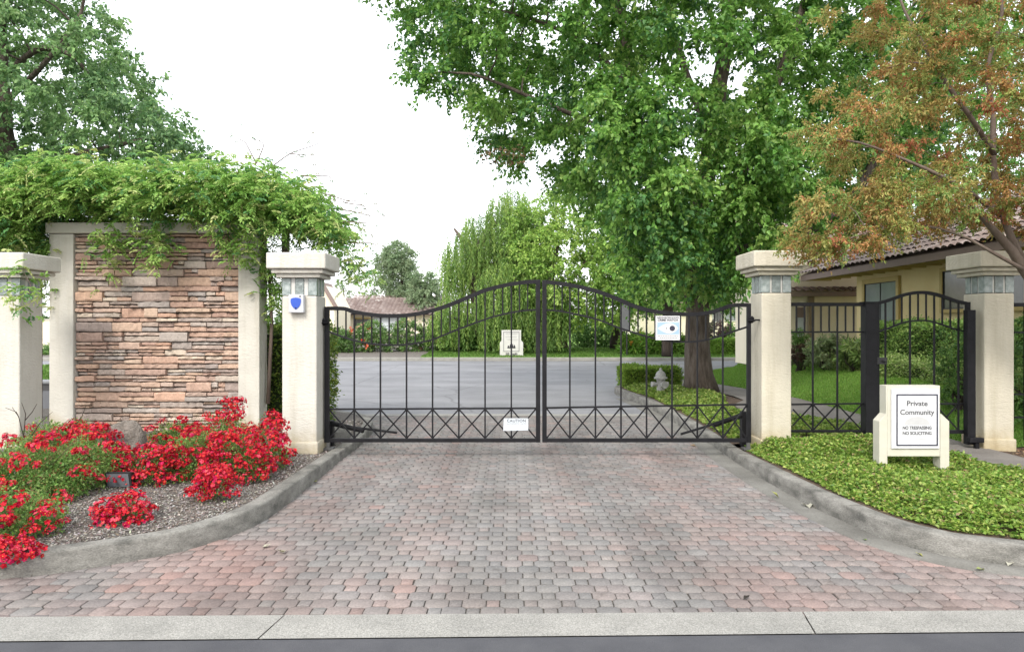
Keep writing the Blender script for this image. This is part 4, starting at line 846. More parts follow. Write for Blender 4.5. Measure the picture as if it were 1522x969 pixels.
# reddish crape myrtle
cm=[(1178,205),(1205,170),(1260,155),(1250,115),(1300,95),(1262,20),(1240,-60),(1420,-160),(1760,-160),(1820,120),(1760,330),(1620,390),(1540,330),(1470,322),(1400,338),(1350,350),(1300,375),(1230,385),(1185,380),(1205,350),(1285,310),(1300,270),(1230,250),(1190,232)]
MD=7.7; C2=np.vstack([crown_points(cm,MD,1.3,470,.175,inset=.04),crown_points([(1185,300),(1330,270),(1440,320),(1390,345),(1220,378),(1190,368)],MD-.3,.5,36,.14)])
mb0=(wx(1625,8.0),8.0,.12)
limbs=[([mb0,X3(1590,520,8.0),X3(1540,430,7.9),X3(1505,375,7.8),X3(1470,335,7.7),X3(1440,300,7.6)],[.085,.075,.06,.05,.035,.018]),
 ([X3(1560,455,7.95),X3(1500,345,7.9),X3(1478,260,7.9),X3(1476,173,7.9),X3(1468,100,7.8),X3(1489,20,7.8),X3(1480,-90,7.8)],[.05,.04,.035,.03,.024,.018,.01]),
 ([X3(1478,230,7.9),X3(1440,170,7.6),X3(1407,126,7.5),X3(1372,65,7.4),X3(1346,20,7.4),X3(1320,-50,7.4)],[.03,.028,.025,.02,.014,.008]),
 ([X3(1485,320,7.9),X3(1440,285,7.5),X3(1403,264,7.3),X3(1346,238,7.2),X3(1277,212,7.1),X3(1220,205,7.1)],[.028,.024,.02,.016,.01,.005]),
 ([X3(1520,400,7.6),X3(1475,375,7.5),X3(1440,355,7.4),X3(1370,335,7.3),X3(1290,345,7.2),X3(1225,370,7.2)],[.024,.018,.015,.012,.009,.004]),
 ([X3(1600,540,8.0),X3(1600,400,8.1),X3(1620,250,8.2),X3(1640,80,8.2),X3(1600,-60,8.2)],[.06,.05,.045,.03,.012])]
cmc=[(.31,.34,.09),(.40,.31,.10),(.47,.26,.10),(.52,.20,.11),(.24,.36,.10),(.45,.39,.13)]
tree('crape_myrtle','slim tree with orange and olive leaves leaning in at the right over the pillar','tree',mb0,limbs,C2,cmc,[4.0,4.4,2.9,.9,3.4,2.4],.042,13,24,.22,BARK_S,twig_r=.006,aspect=.42,droop=.15,step=.18,sides=8)
# tree behind the vine, upper left
lt=[(-160,-80),(132,-80),(132,20),(150,45),(188,60),(200,90),(185,120),(215,150),(245,165),(262,140),(285,190),(288,225),(255,252),(200,240),(160,262),(100,300),(-40,330),(-200,320)]
TL=17.5; C3=crown_points(lt,TL,3.0,290,.48,inset=.12)
b3=(wx(10,18),18.0,.1)
limbs=[([b3,X3(15,420,18),X3(20,300,18),X3(5,150,17.8),X3(0,0,17.6),X3(5,-100,17.5)],[.28,.25,.22,.17,.12,.06]),([X3(20,290,18),X3(90,240,17),X3(180,215,16.6),X3(250,200,16.5)],[.1,.08,.05,.02]),([X3(10,110,17.8),X3(60,72,17.2),X3(110,85,17),X3(150,140,17)],[.08,.07,.05,.02]),([X3(10,150,17.8),X3(70,90,17.2),X3(120,20,17),X3(130,-40,17)],[.08,.06,.04,.02])]
tree('broadleaf_tree','green tree rising behind the vine at the upper left corner','tree',b3,limbs,C3,[(.17,.30,.12),(.22,.37,.14),(.28,.43,.17),(.14,.26,.11)],[3,4,2,2],.12,11,20,.62,BARK,twig_r=.02,aspect=.62)
# ---------------------------------------------------------------- vine
vp=[(-160,268),(0,262),(60,250),(100,244),(125,226),(150,244),(300,245),(400,250),(455,270),(495,295),(520,335),(530,372),(516,395),(490,362),(440,352),(400,356),(350,345),(300,330),(240,336),(180,322),(110,326),(75,338),(68,372),(0,375),(-160,378)]
VD=9.75; CV=crown_points(vp,VD+.15,.95,640,.15,inset=.13)
t=thing('climbing_vine','mass of light green vine draped over the stone wall and left pillars','vine',(wx(250,VD),VD,3.1)); 
def pinnate(C,nleaf,length,cols,wts,t,name='foliage',out=None,lsize=.05):
    """compound leaves: a rachis with leaflets in pairs either side, drooping"""
    n=len(C); d=RNG.normal(size=(n,nleaf,3)); d[...,1]-=.55; d[...,2]=d[...,2]*.55+.15
    if out is not None: d+=out[:,None,:]*.9
    d/=np.linalg.norm(d,axis=2,keepdims=True); st0=C[:,None,:]+RNG.normal(size=(n,nleaf,3))*.10
    L=length*RNG.uniform(.6,1.15,size=(n,nleaf,1)); k=11; P=[];A=[];I=[]; up=np.array([0,0,1.]); side=np.cross(d,up+RNG.normal(size=d.shape)*.25); side/=np.linalg.norm(side,axis=2,keepdims=True)+1e-9
    gi=RNG.choice(len(cols),size=(n,nleaf),p=np.array(wts)/sum(wts))
    for j in range(k):
        tt=.2+.8*(j//2)/(k//2); p=st0+d*L*tt; p[...,2]-=.55*tt*tt*L[...,0]
        ax=d*.55+side*(1 if j%2 else -1)*(0 if j==k-1 else 1); ax[...,2]-=.35
        P.append(p.reshape(-1,3)); A.append(ax.reshape(-1,3)); I.append(gi.reshape(-1))
    P=np.concatenate(P); A=np.concatenate(A); I=np.concatenate(I)
    return foliage(name,P,A,lsize*RNG.uniform(.7,1.15,len(P)),cols,None,t,aspect=.42,up=1.0,idx=I,var=.1,fold=.08,curl=.2)
vc=[(.20,.38,.08),(.28,.47,.11),(.41,.59,.17),(.55,.62,.25),(.13,.30,.11)]
pinnate(CV,18,.185,vc,[3.5,4,3.4,1.2,1.8],t,out=norm(CV-np.array([wx(240,VD),VD+.4,3.2]))*.4,lsize=.062)
def strand(pts,D,n): return np.array([X3(np.interp(s,np.linspace(0,1,len(pts)),[p[0] for p in pts]),np.interp(s,np.linspace(0,1,len(pts)),[p[1] for p in pts]),D) for s in np.linspace(0,1,n)])
hang=[]; vs=MB()
for pts,D,n in ((((170,340),(165,365),(158,395)),9.6,9),(((240,345),(236,370),(228,392)),9.5,9),(((205,340),(215,352),(222,358)),9.6,5),(((375,350),(368,368),(360,380)),9.5,7),(((330,350),(338,364)),9.5,5),(((405,370),(402,400),(408,440)),9.9,7),(((395,370),(392,400),(400,440)),10.0,10),(((404,400),(402,440),(404,480)),10.15,10),(((68,370),(64,400),(70,440)),9.9,9),(((75,350),(60,380),(66,410)),10.05,8),(((36,405),(46,425),(40,448)),8.38,5),(((515,380),(522,402),(530,410)),9.6,6),(((500,350),(530,392),(545,412)),9.7,6)):
    s=strand(pts,D,n); hang.append(np.repeat(s,2,axis=0)+RNG.normal(size=(len(s)*2,3))*.03); vs.tube([tuple(p) for p in s],.005,5)
pinnate(np.vstack(hang),5,.13,vc,[2.5,4,3.5,2,1],t,name='hanging_foliage',lsize=.055)
wisp=[]
for pts in (((400,250),(430,228),(465,215),(487,208)),((430,228),(450,232),(470,232)),((380,245),(365,215),(345,205)),((380,245),(395,215),(385,208),(372,212)),((480,288),(520,300),(560,297)),((500,310),(535,318),(555,325),(582,322)),((510,300),(540,305),(550,322)),((505,330),(545,332),(565,330)),((520,360),(550,362),(572,370)),((450,262),(490,262),(502,270))):
    s=strand(pts,9.6,9); s+=np.cumsum(RNG.normal(size=s.shape)*.006,axis=0); vs.tube([tuple(p) for p in s],np.linspace(.009,.004,9),5); wisp.append(s[2:])
vs.tube([X3(398,600,10.05),X3(404,480,10.1),X3(398,380,10.0),X3(380,330,9.9)],[.03,.025,.02,.015],7)
tag(vs.build('stems',BARK_S,t,smooth=True),kind='stuff')
w_=np.vstack(wisp); w_=w_[RNG.random(len(w_))<.8]; pinnate(w_,1,.07,[(.14,.20,.05),(.28,.24,.09),(.16,.26,.06)],[1,1,1],t,name='shoot_tips',lsize=.03)
tp=crown_points([(98,250),(112,228),(126,222),(140,238),(155,252)],9.7,.3,12,.05); pinnate(tp,5,.16,[(.38,.44,.12),(.46,.46,.16),(.28,.40,.08)],[1,1,1],t,name='yellow_tip',lsize=.042)
# ---------------------------------------------------------------- shrubs, hedges
def shrub(name,label,cat,poly,D,R,n,mind,ntw,nl,leaf,tw,cols,wts,group=None,base_y=None,flowers=None,aspect=.5,droop=.2,up=.6,stemcol=BARK_D,part='foliage'):
    C=crown_points(poly,D,R,n,mind); cx_=float(C[:,0].mean()); z0=h_bank(cx_,D) if D>33 else (h_right(cx_,D) if cx_>0 else .1)
    t=thing(name,label,cat,(cx_,D,z0),group); m=MB(); idx=RNG.choice(len(C),size=min(len(C),14),replace=False)
    for i in idx: m.tube([(cx_+random.uniform(-.1,.1),D,z0),tuple((np.array([cx_,D,z0])+C[i])/2+RNG.normal(size=3)*.05),tuple(C[i])],[.02,.014,.006],5,cap=False)
    tag(m.build('stems',stemcol,t),kind='stuff')
    P,A,ci=sprays(C,ntw,nl,tw,droop=droop); g_=RNG.choice(len(cols),size=len(C),p=np.array(wts)/sum(wts)); own=RNG.choice(len(cols),size=len(P),p=np.array(wts)/sum(wts))
    foliage(part,P,A,leaf*RNG.uniform(.7,1.2,len(P)),cols,None,t,aspect=aspect,up=up,idx=np.where(RNG.random(len(P))<.5,g_[ci],own))
    if flowers:
        fc,fn,fs=flowers; fn=int(fn*.6); k=RNG.choice(len(C),size=fn); F_=C[k]+RNG.normal(size=(fn,3))*tw*.6; F_[:,1]-=tw*.5
        for q,(p,c) in enumerate(zip(F_,[random.choice(fc) for _ in range(fn)])):
            PP=np.tile(p,(7,1))+RNG.normal(size=(7,3))*fs*.15; V,T=leaves_arr(PP,RNG.normal(size=(7,3)),np.full(7,fs*.7),.9,.3); np_mesh('bloom',V,T,PETAL,t,np.tile(np.array(c),(len(V),1)))
    return t
def hedge(label,x0,x1,y0,y1,z0,z1,n,leaf,cols,wts,rough=.06,name='hedge',group=None,rot=None):
    t=thing(name,label,'hedge',((x0+x1)/2,(y0+y1)/2,z0),group); i=.10
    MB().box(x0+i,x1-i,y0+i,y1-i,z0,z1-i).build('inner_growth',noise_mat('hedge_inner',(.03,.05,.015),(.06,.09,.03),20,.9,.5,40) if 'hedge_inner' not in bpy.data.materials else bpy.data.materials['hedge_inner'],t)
    A1=[(y1-y0)*(z1-z0)]*2+[(x1-x0)*(z1-z0)]*2+[(x1-x0)*(y1-y0)]; f=RNG.choice(5,size=n,p=np.array(A1)/sum(A1)); u=RNG.random((n,3)); P=np.stack([x0+u[:,0]*(x1-x0),y0+u[:,1]*(y1-y0),z0+u[:,2]*(z1-z0)],1); Nn=np.zeros((n,3))
    for k,(ax,val,s) in enumerate(((0,x0,-1),(0,x1,1),(1,y0,-1),(1,y1,1),(2,z1,1))): m=f==k; P[m,ax]=val; Nn[m,ax]=s
    w=np.sin(P[:,0]*3.1+P[:,2]*2.7)*np.sin(P[:,1]*2.9+P[:,2]*3.7); P+=Nn*(w[:,None]*rough+RNG.normal(size=(n,1))*rough*.5-RNG.random((n,1))*.06); A=Nn*.9+RNG.normal(size=(n,3))*.7
    foliage('foliage',P,A,leaf*RNG.uniform(.7,1.2,n),cols,wts,t,aspect=.5,up=.4); return t
HG=[(.13,.24,.055),(.19,.32,.075),(.27,.42,.10),(.38,.50,.15)]
hedge('tall clipped hedge right of the lawn under the yellow house windows',8.5,9.3,9.6,16.9,.55,1.70,42000,.055,HG,[3,3,2,1.2],.08)
hedge('low pale green hedge row along the lawn in front of the tall hedge',7.9,8.3,10.5,19.2,.5,.95,26000,.05,[(.30,.42,.12),(.40,.51,.20),(.22,.34,.08)],[3,3,2],.09)
hedge('yellow green clipped hedge block behind the hydrant',2.78,4.15,17.3,18.2,.1,.60,15000,.05,[(.18,.30,.04),(.26,.38,.06),(.12,.22,.03)],[3,3,2],.05)
hedge('clipped low hedge beyond the court right of the large tree trunk',wx(1059,35.5),wx(1130,35.5),34.9,35.9,.2,.98,9000,.09,[(.12,.24,.03),(.19,.33,.05)],[1,1],.04)
hedge('tall narrow hedge behind the pillar with the shield box',-4.6,-2.83,10.6,11.3,.1,1.62,15000,.05,[(.15,.24,.04),(.24,.34,.06),(.08,.15,.03),(.38,.42,.08)],[3,2.5,2,1],.07)
# conifer-like dark shrub beside pillar 4
shrub('dark_shrub','dark upright evergreen shrub seen through the right part of the pedestrian gate','shrub',[(1398,500),(1410,490),(1440,488),(1452,500),(1452,600),(1440,618),(1408,600),(1400,560)],11.2,.35,60,.10,8,12,.04,.14,[(.09,.18,.05),(.13,.25,.06),(.20,.33,.08)],[3,3,1])
shrub('dark_shrub','dark evergreen shrub behind the fence right of the rightmost pillar','shrub',[(1500,470),(1640,465),(1650,610),(1500,625)],10.2,.5,110,.12,8,12,.05,.16,[(.09,.18,.05),(.13,.25,.06),(.20,.33,.08)],[3,3,1])
shrub('ornamental_grass','fountain of feathery grey green grass left of the low hedge','grass plant',[(1203,515),(1218,503),(1240,498),(1258,506),(1260,540),(1205,543)],17.2,.3,40,.10,9,8,.13,.08,[(.30,.40,.19),(.38,.45,.25),(.24,.32,.13)],[2,2,1],aspect=.06,up=0)
shrub('spiky_plant','spiky dark green strap leaved plant near the fence post','plant',[(1256,515),(1270,507),(1284,515),(1284,540),(1256,540)],16.2,.3,20,.10,8,6,.20,.05,[(.18,.28,.08),(.26,.36,.12)],[2,1],aspect=.10,up=0)
shrub('purple_shrub','small dark red leaved shrub behind the right gate pillar','shrub',[(1176,515),(1196,515),(1197,540),(1176,540)],18,.3,24,.12,8,10,.06,.09,[(.10,.05,.04),(.08,.13,.04)],[2,1])
shrub('rounded_shrub','small green shrub at the foot of the cream wing wall','shrub',[(1180,492),(1192,490),(1196,512),(1178,514)],20.5,.3,20,.12,8,10,.06,.10,[(.16,.29,.07),(.22,.36,.10)],[2,1])
# ---------------------------------------------------------------- far planting
RC=[(.65,.03,.03),(.75,.18,.10),(.80,.45,.35),(.80,.70,.45),(.85,.80,.72)]
for i,(x0,x1,yt,lab,cols_,nfl) in enumerate([(484,530,488,'red rose bush beyond the court nearest the shield box pillar',RC[:2],9),(528,575,474,'rose bush with red and coral blooms beyond the court, under the far garage',RC[:3],13),(572,622,468,'tall rose bush with cream and peach blooms beyond the court',RC[2:],22),(618,662,474,'pale pink rose bush next to the weeping willow',[RC[4],RC[2]],14)]):
    shrub('rose_shrub',lab,'rose shrub',[(x0,522),(x0+4,yt+12),((x0+x1)/2,yt),(x1-4,yt+10),(x1,522)],37.5+i*.3,.8,70,.26,8,9,.11,.32,[(.10,.20,.05),(.16,.28,.08),(.24,.34,.12)],[3,3,1],group='rose bushes beyond the court',flowers=(cols_,nfl,.22))
FS=[(.11,.23,.06),(.16,.30,.08),(.24,.39,.12)]
for x0,x1,yt,D,lab in ((664,705,485,38,'low green shrub at the foot of the willow'),(700,745,492,38.5,'bushy green shrub left of the far white sign'),(776,815,488,41,'light green shrub right of the far white sign'),(850,885,475,42,'dark shrub between the two far trunks'),(880,915,480,42,'rounded shrub left of the leaning far trunk'),(800,835,470,44,'dark green shrub behind the far left trunk'),(1070,1105,483,38,'green bush under the far house window')):
    shrub('garden_shrub',lab,'shrub',[(x0,518),(x0+3,yt+8),((x0+x1)/2,yt),(x1-3,yt+9),(x1,518)],D,.8,46,.3,8,9,.12,.34,FS,[3,3,2],group='shrubs beyond the court')
shrub('purple_shrub','dusky purple shrub before the far house, right of the large trunk','shrub',[(1042,505),(1045,485),(1065,478),(1085,484),(1090,505)],38,.8,50,.24,8,9,.10,.3,[(.10,.065,.07),(.16,.10,.10),(.09,.12,.06)],[3,2,1])
for x0,x1,lab in ((925,975,'strappy green daylilies with orange blooms left of the crime watch sign'),(972,1022,'strappy green daylilies with orange blooms beneath the crime watch sign')):
    shrub('daylily_clump',lab,'daylilies',[(x0,523),(x0+2,502),((x0+x1)/2,497),(x1-2,502),(x1,523)],36,.7,56,.22,9,7,.36,.2,[(.14,.30,.04),(.22,.38,.07),(.28,.42,.1)],[3,3,1],aspect=.10,up=0,group='daylily clumps',flowers=([(.80,.25,.03),(.8,.10,.03),(.85,.4,.08)],12,.18))
# weeping willow
def willow(label,poly,D,R,nst,base,limbs,lmin,lmax):
    t=thing('weeping_willow',label,'tree',base,'weeping willows'); m=MB()
    for pts,rad in limbs: m.tube(*resample(pts,rad,.5),8)
    m.build('trunk',BARK,t,smooth=True)
    C=crown_points(poly,D,R,nst,.16); zmin=h_bank(0,D)+.25; P=[];A=[];I=[]; gi=RNG.choice(4,size=len(C),p=[.3,.35,.25,.1])
    ph=np.floor(C[:,0]*1.1+np.sin(C[:,1]))
    for i,c in enumerate(C):
        L=random.uniform(lmin,lmax); L=min(L,c[2]-zmin); k=int(L/.045)
        if k<3: continue
        s=np.linspace(0,1,k); p=np.tile(c,(k,1)); p[:,2]-=s*L; sw=RNG.normal(size=2)*.25; p[:,0]+=sw[0]*np.sqrt(s)*.8; p[:,1]+=sw[1]*np.sqrt(s); p+=RNG.normal(size=p.shape)*.03
        a=RNG.normal(size=p.shape)*.35; a[:,2]-=1; P.append(p);A.append(a);I.append(np.full(k,gi[i]))
    P=np.concatenate(P);A=np.concatenate(A);I=np.concatenate(I)
    foliage('crown',P,A,RNG.uniform(.13,.22,len(P)),[(.18,.31,.075),(.25,.39,.09),(.33,.48,.12),(.13,.23,.06)],None,t,aspect=.22,up=.2,idx=I,var=.1); return t
W=39.; willow('tall weeping willow with long trailing fronds left of the gate centre',[(656,372),(672,345),(690,322),(720,312),(738,285),(760,278),(790,292),(812,330),(820,400),(815,460),(760,440),(735,400),(700,395),(690,430),(672,420),(660,400)],W,2.4,1050,(wx(712,W),W,.4),
 [([X3(712,518,W),X3(710,460,W),X3(706,400,W),X3(720,350,W),X3(745,325,W)],[.42,.38,.30,.18,.08]),([X3(706,400,W),X3(690,360,W),X3(675,340,W)],[.2,.14,.06]),([X3(708,420,W),X3(760,370,W),X3(800,340,W)],[.2,.14,.06])],.9,2.6)
W=36.6; willow('smaller weeping willow drooping to the ground behind the far white sign',[(708,420),(720,395),(745,385),(785,392),(820,410),(850,440),(845,470),(800,475),(745,478),(715,470)],W,1.7,620,(wx(775,W),W,.3),
 [([X3(775,516,W),X3(772,460,W),X3(765,410,W)],[.22,.2,.1])],.9,2.6)
willow('low willow fronds behind the left gate leaf right of the roses',[(640,470),(650,445),(672,430),(700,440),(705,480),(690,490),(650,490)],37.2,1.0,230,(wx(675,37.2),37.2,.3),[([X3(675,516,37.2),X3(674,470,37.2),X3(675,445,37.2)],[.12,.1,.05])],.6,1.5)
# light green trees behind the gate
def fartree(label,poly,D,R,n,base,limbs,cols,wts,leaf=.17,tw=.8,bark=BARK,name='garden_tree',group='garden trees beyond the court',mind=.6,ntw=8,nl=14,asp=.6):
    C=crown_points(poly,D,R,n,mind); return tree(name,label,'tree',base,limbs,C,cols,wts,leaf,ntw,nl,tw,bark,group=group,twig_r=.03,aspect=asp,sides=7)
LG=[(.24,.40,.08),(.32,.48,.10),(.18,.32,.07),(.42,.56,.16)]
D_=37.0; fartree('bright light green tree above the gate centre with a leaning trunk',[(760,330),(790,300),(830,290),(900,300),(960,340),(960,430),(935,470),(880,480),(800,475),(765,440),(750,390)],D_,2.6,300,(wx(836,D_),D_,.3),
 [([X3(836,517,D_),X3(830,480,D_),X3(818,430,D_),X3(830,360,D_)],[.33,.28,.2,.08]),([X3(822,445,D_),X3(870,390,D_),X3(900,340,D_)],[.14,.1,.05])],LG,[3,3,2,1.5])
D_=39.0; fartree('green tree with a dark leaning trunk right of the gate centre',[(880,360),(920,340),(985,340),(1040,380),(1040,440),(1000,462),(940,460),(890,440)],D_,2.2,130,(wx(915,D_),D_,.35),
 [([X3(915,517,D_),X3(922,480,D_),X3(932,440,D_),X3(960,390,D_)],[.38,.33,.26,.1])],GM,[2,4,3,2,1],bark=BARK_D)
D_=26.0; fartree('green tree with a straight trunk just left of the large tree trunk',[(950,340),(1000,320),(1060,340),(1070,410),(1040,440),(980,440),(945,400)],30,1.8,90,(wx(990,30),30,.15),
 [([X3(992,530,30),X3(992,470,30),X3(990,400,30),X3(995,340,30)],[.24,.22,.2,.1])],GM,[3,4,2,1,1],bark=BARK_D)
fartree('leafy green tree right of the large tree, behind the right gate pillar',[(1060,345),(1120,330),(1180,345),(1205,380),(1190,430),(1130,450),(1080,440),(1055,400)],27,1.8,100,(wx(1150,27),27,.3),[([X3(1150,530,27),X3(1150,460,27),X3(1140,380,27)],[.16,.14,.06])],GM,[3,4,2,1,1])
fartree('dense green tree beyond the cream wing at the right',[(1160,180),(1260,120),(1400,60),(1560,40),(1600,300),(1480,370),(1330,375),(1230,360),(1170,300)],34,3.5,260,(wx(1380,34),34,.3),[([X3(1380,540,34),X3(1380,420,34),X3(1370,250,34),X3(1390,120,34)],[.3,.28,.2,.08])],[(.12,.26,.06),(.16,.31,.07),(.22,.38,.10)],[3,3,2],leaf=.2,tw=.95,mind=.8)
# distant grey-green trees
DC=[(.20,.29,.15),(.25,.34,.19),(.30,.38,.23)]
D_=62.; fartree('tall grey green feathery tree above the far roof, left of the willow',[(563,380),(580,366),(598,360),(612,378),(618,420),(625,470),(590,475),(575,430)],D_,2.2,130,(wx(598,D_),D_,.8),[([X3(598,505,D_),X3(598,440,D_),X3(597,380,D_)],[.25,.2,.08])],DC,[2,3,2],leaf=.26,tw=.9,group='distant trees',mind=.55,asp=.35)
D_=58.; fartree('shorter grey green tree between the feathery tree and the willow',[(612,420),(625,408),(642,410),(652,425),(648,470),(618,475)],D_,1.6,60,(wx(632,D_),D_,.8),[([X3(632,505,D_),X3(632,430,D_)],[.2,.08])],DC,[2,3,2],leaf=.26,tw=.8,group='distant trees',mind=.55,asp=.35)
D_=66.; fartree('sparse small tree behind the far roof ridge',[(540,415),(555,405),(572,412),(575,450),(545,452)],D_,1.2,14,(wx(556,D_),D_,.8),[([X3(556,505,D_),X3(556,425,D_)],[.15,.05])],DC,[2,3,2],leaf=.24,tw=.8,group='distant trees',ntw=6,nl=8)
D_=66.; fartree('sparse small tree right of the far gable',[(500,420),(512,410),(522,425),(518,450),(502,450)],D_,1.2,10,(wx(511,D_),D_,.8),[([X3(511,505,D_),X3(511,430,D_)],[.15,.05])],DC,[2,3,2],leaf=.24,tw=.8,group='distant trees',ntw=6,nl=8)
# background belt
P=[]
C=crown_points([(-300,478),(-100,470),(100,474),(300,470),(450,472),(650,474),(900,466),(1200,462),(1500,455),(1900,450),(1900,500),(-300,500)],85,3,700,1.0); P,A,ci=sprays(C,6,9,1.6)
tag(foliage('distant_trees',P,A,RNG.uniform(.4,.7,len(P)),[(.08,.15,.05),(.12,.20,.07),(.16,.25,.10)],None),'far band of trees along the horizon','trees',kind='stuff')
# left gap: shrub and low wall
t=thing('garden_wall','beige garden wall far behind, in the gap left of the stone wall','wall',(wx(40,40),40,.2)); MB().box(wx(-60,40),wx(100,40),40,40.3,.2,wz(476,40)).build('wall',HCREAM,t); MB().box(wx(-60,40)-.05,wx(100,40)+.05,39.95,40.35,wz(476,40)+.001,wz(474,40)).build('coping',STUCCO,t)
shrub('garden_shrub','low green shrub before the far garden wall at the left','shrub',[(40,535),(42,518),(70,512),(95,518),(98,535)],36,.7,40,.28,8,9,.12,.3,FS,[3,3,2],group='shrubs beyond the court')
# ---------------------------------------------------------------- houses
def tile_roof(o,u,v,nu,nv,w,name,mat,parent,amp=.05):
    """u across (per tile column), v up the slope (per row); each tile is a shallow arch lapping the row below"""
    o,u,v=Vector(o),Vector(u),Vector(v); n=u.cross(v).normalized(); 
    if n.z<0: n=-n
    V=[];T=[]; K=5
    for r in range(nv):
        for c in range(nu):
            b=len(V); j=random.uniform(-.004,.004)
            for e,(tt,hh) in enumerate(((-.03,.03),(1.02,.0))):
                for k in range(K):
                    s=k/(K-1); p=o+u*(c+s)+v*(r+tt)+n*(hh+amp*math.sin(math.pi*s)+j); V.append(tuple(p))
            for k in range(K-1): T.append((b+k,b+k+1,b+K+k+1,b+K+k))
    return np_mesh(name,np.array(V),np.array(T),mat,parent)
def window(par,plane,a0,a1,z0,z1,glass,frame,pos,mull=1,fw=.07,ft=.05):
    """plane 'x': wall at x=pos facing -x, a along y.  plane 'y': wall at y=pos facing -y, a along x"""
    def bx(m,p0,p1,a,b,c,d): return m.box(p0,p1,a,b,c,d) if plane=='x' else m.box(a,b,p0,p1,c,d)
    m=MB(); bx(m,pos-.07,pos-.002,a0-fw,a0,z0-fw,z1+fw); bx(m,pos-.07,pos-.002,a1,a1+fw,z0-fw,z1+fw); bx(m,pos-.07,pos-.002,a0,a1,z1,z1+fw); bx(m,pos-.085,pos-.002,a0,a1,z0-fw,z0)
    w=m.build('window',frame,par); g_=MB(); bx(g_,pos-.03,pos-.004,a0,a1,z0,z1); g_.build('pane',glass,w)
    s=MB(); bt=.025
    for k in range(mull+2):
        q=a0+(a1-a0)*k/(mull+1); q=min(max(q,a0+bt/2),a1-bt/2); bx(s,pos-.045,pos-.031,q-bt/2,q+bt/2,z0,z1)
    bx(s,pos-.044,pos-.0312,a0+bt,a1-bt,z0,z0+bt); bx(s,pos-.044,pos-.0312,a0+bt,a1-bt,z1-bt,z1); s.build('sash',DARKG,w); return w
t=thing('yellow_house','yellow stucco house with tiled roof behind the pedestrian gate and tall hedge','house',(10.5,16,.5))
MB().box(9.8,14,8,19.9,.3,3.15).build('wall',HYEL,t)
window(t,'x',17.75,19.35,1.72,2.80,WIN,TRIM,9.8,1,.12); window(t,'x',13.3,15.85,2.02,2.88,WIND,TRIM,9.8,2,.08)
MB().box(9.02,9.82,7.5,21.6,3.155,3.18).build('soffit',HYEL,t); MB().box(8.95,9.02,7.5,21.7,3.04,3.2).build('fascia',FASCIA,t)
for yy in np.arange(8,21.6,.61): MB().box(9.03,9.79,yy,yy+.07,3.03,3.15).build('rafter',TRIM,t)
tile_roof((8.9,21.7,3.24),(0,-.24,0),(.36,0,.16),60,12,.3,'roof',TILE,t)
MB().add([(8.95,7.3,3.2),(8.95,21.65,3.2),(13.3,21.65,5.12),(13.3,7.3,5.12)],[(0,1,2,3)]).build('roof_deck',FASCIA,t)
MB().prism_y([(9.0,3.19),(13.3,3.19),(13.3,5.08)],19.7,19.85).build('gable',HYEL,t)
t=thing('cream_house_wing','cream stucco house wing with a low tiled awning behind the short fence panel','house',(10,22.2,.5))
MB().box(8.3,16,21.95,26,.3,3.6).build('wall',HCREAM,t)
tile_roof((8.1,21.6,2.70),(.24,0,0),(0,.12,.05),14,3,.3,'awning_roof',TILEP,t); MB().box(8.1,11.4,21.55,21.62,2.56,2.70).build('awning_fascia',FASCIA,t); MB().box(8.1,11.4,21.62,21.948,2.58,2.64).build('awning_soffit',TRIM,t)
tile_roof((8.0,21.75,3.62),(.24,0,0),(0,.33,.14),34,14,.3,'roof',TILEP,t); MB().add([(8,21.75,3.6),(16,21.75,3.6),(16,26.5,5.7),(8,26.5,5.7)],[(0,1,2,3)]).build('roof_deck',FASCIA,t)
w=MB().box(wx(1183,21.95),wx(1195,21.95),21.89,21.948,wz(545,21.95),wz(457,21.95)).build('door',FASCIA,t); MB().box(wx(1184.5,21.95),wx(1193,21.95),21.86,21.889,wz(500,21.95),wz(472,21.95)).build('door_glass',SIGNL,w)
MB().box(wx(1197,21.95),wx(1205,21.95),21.68,21.80,.4,2.56).build('porch_post',plain('post_brown',(.34,.26,.17)),t)
t=thing('far_house','beige house beyond the court, glimpsed right of the large tree trunk','house',(wx(1040,46),46,.6)); hz=wz(450,46)
MB().box(wx(952,46),wx(1230,46),46,54,.4,hz).build('wall',HCREAM,t)
for a,b,c,d,gm in ((1060,1072,455,478,WIND),(1078,1105,450,476,WIN),(1120,1150,455,480,WIN)): window(t,'y',wx(a,46),wx(b,46),wz(d,46),wz(c,46),gm,WHITE,46,1,.08)
tile_roof((wx(946,46),45.3,hz+.02),(.3,0,0),(0,.36,.14),44,14,.3,'roof',TILE,t); MB().box(wx(946,46),wx(1236,46),45.2,45.3,hz-.14,hz+.06).build('fascia',FASCIA,t); MB().add([(wx(946,46),45.3,hz),(wx(1236,46),45.3,hz),(wx(1236,46),50.4,hz+1.95),(wx(946,46),50.4,hz+1.95)],[(0,1,2,3)]).build('roof_deck',FASCIA,t)
MB().prism_y([(wx(950,45),wz(447,45)),(wx(985,45),wz(447,45)),(wx(985,45),wz(400,45)),(wx(972,45),wz(418,45))],45.05,45.15).build('gable',HCREAM,t)
fd=56.; t=thing('far_garage_house','far house with a brown ribbed tile roof and garage behind the left gate leaf','house',(wx(545,fd),fd,.8))
MB().box(wx(430,fd),wx(650,fd),fd,fd+8,.5,wz(468,fd)).build('wall',HCREAM,t)
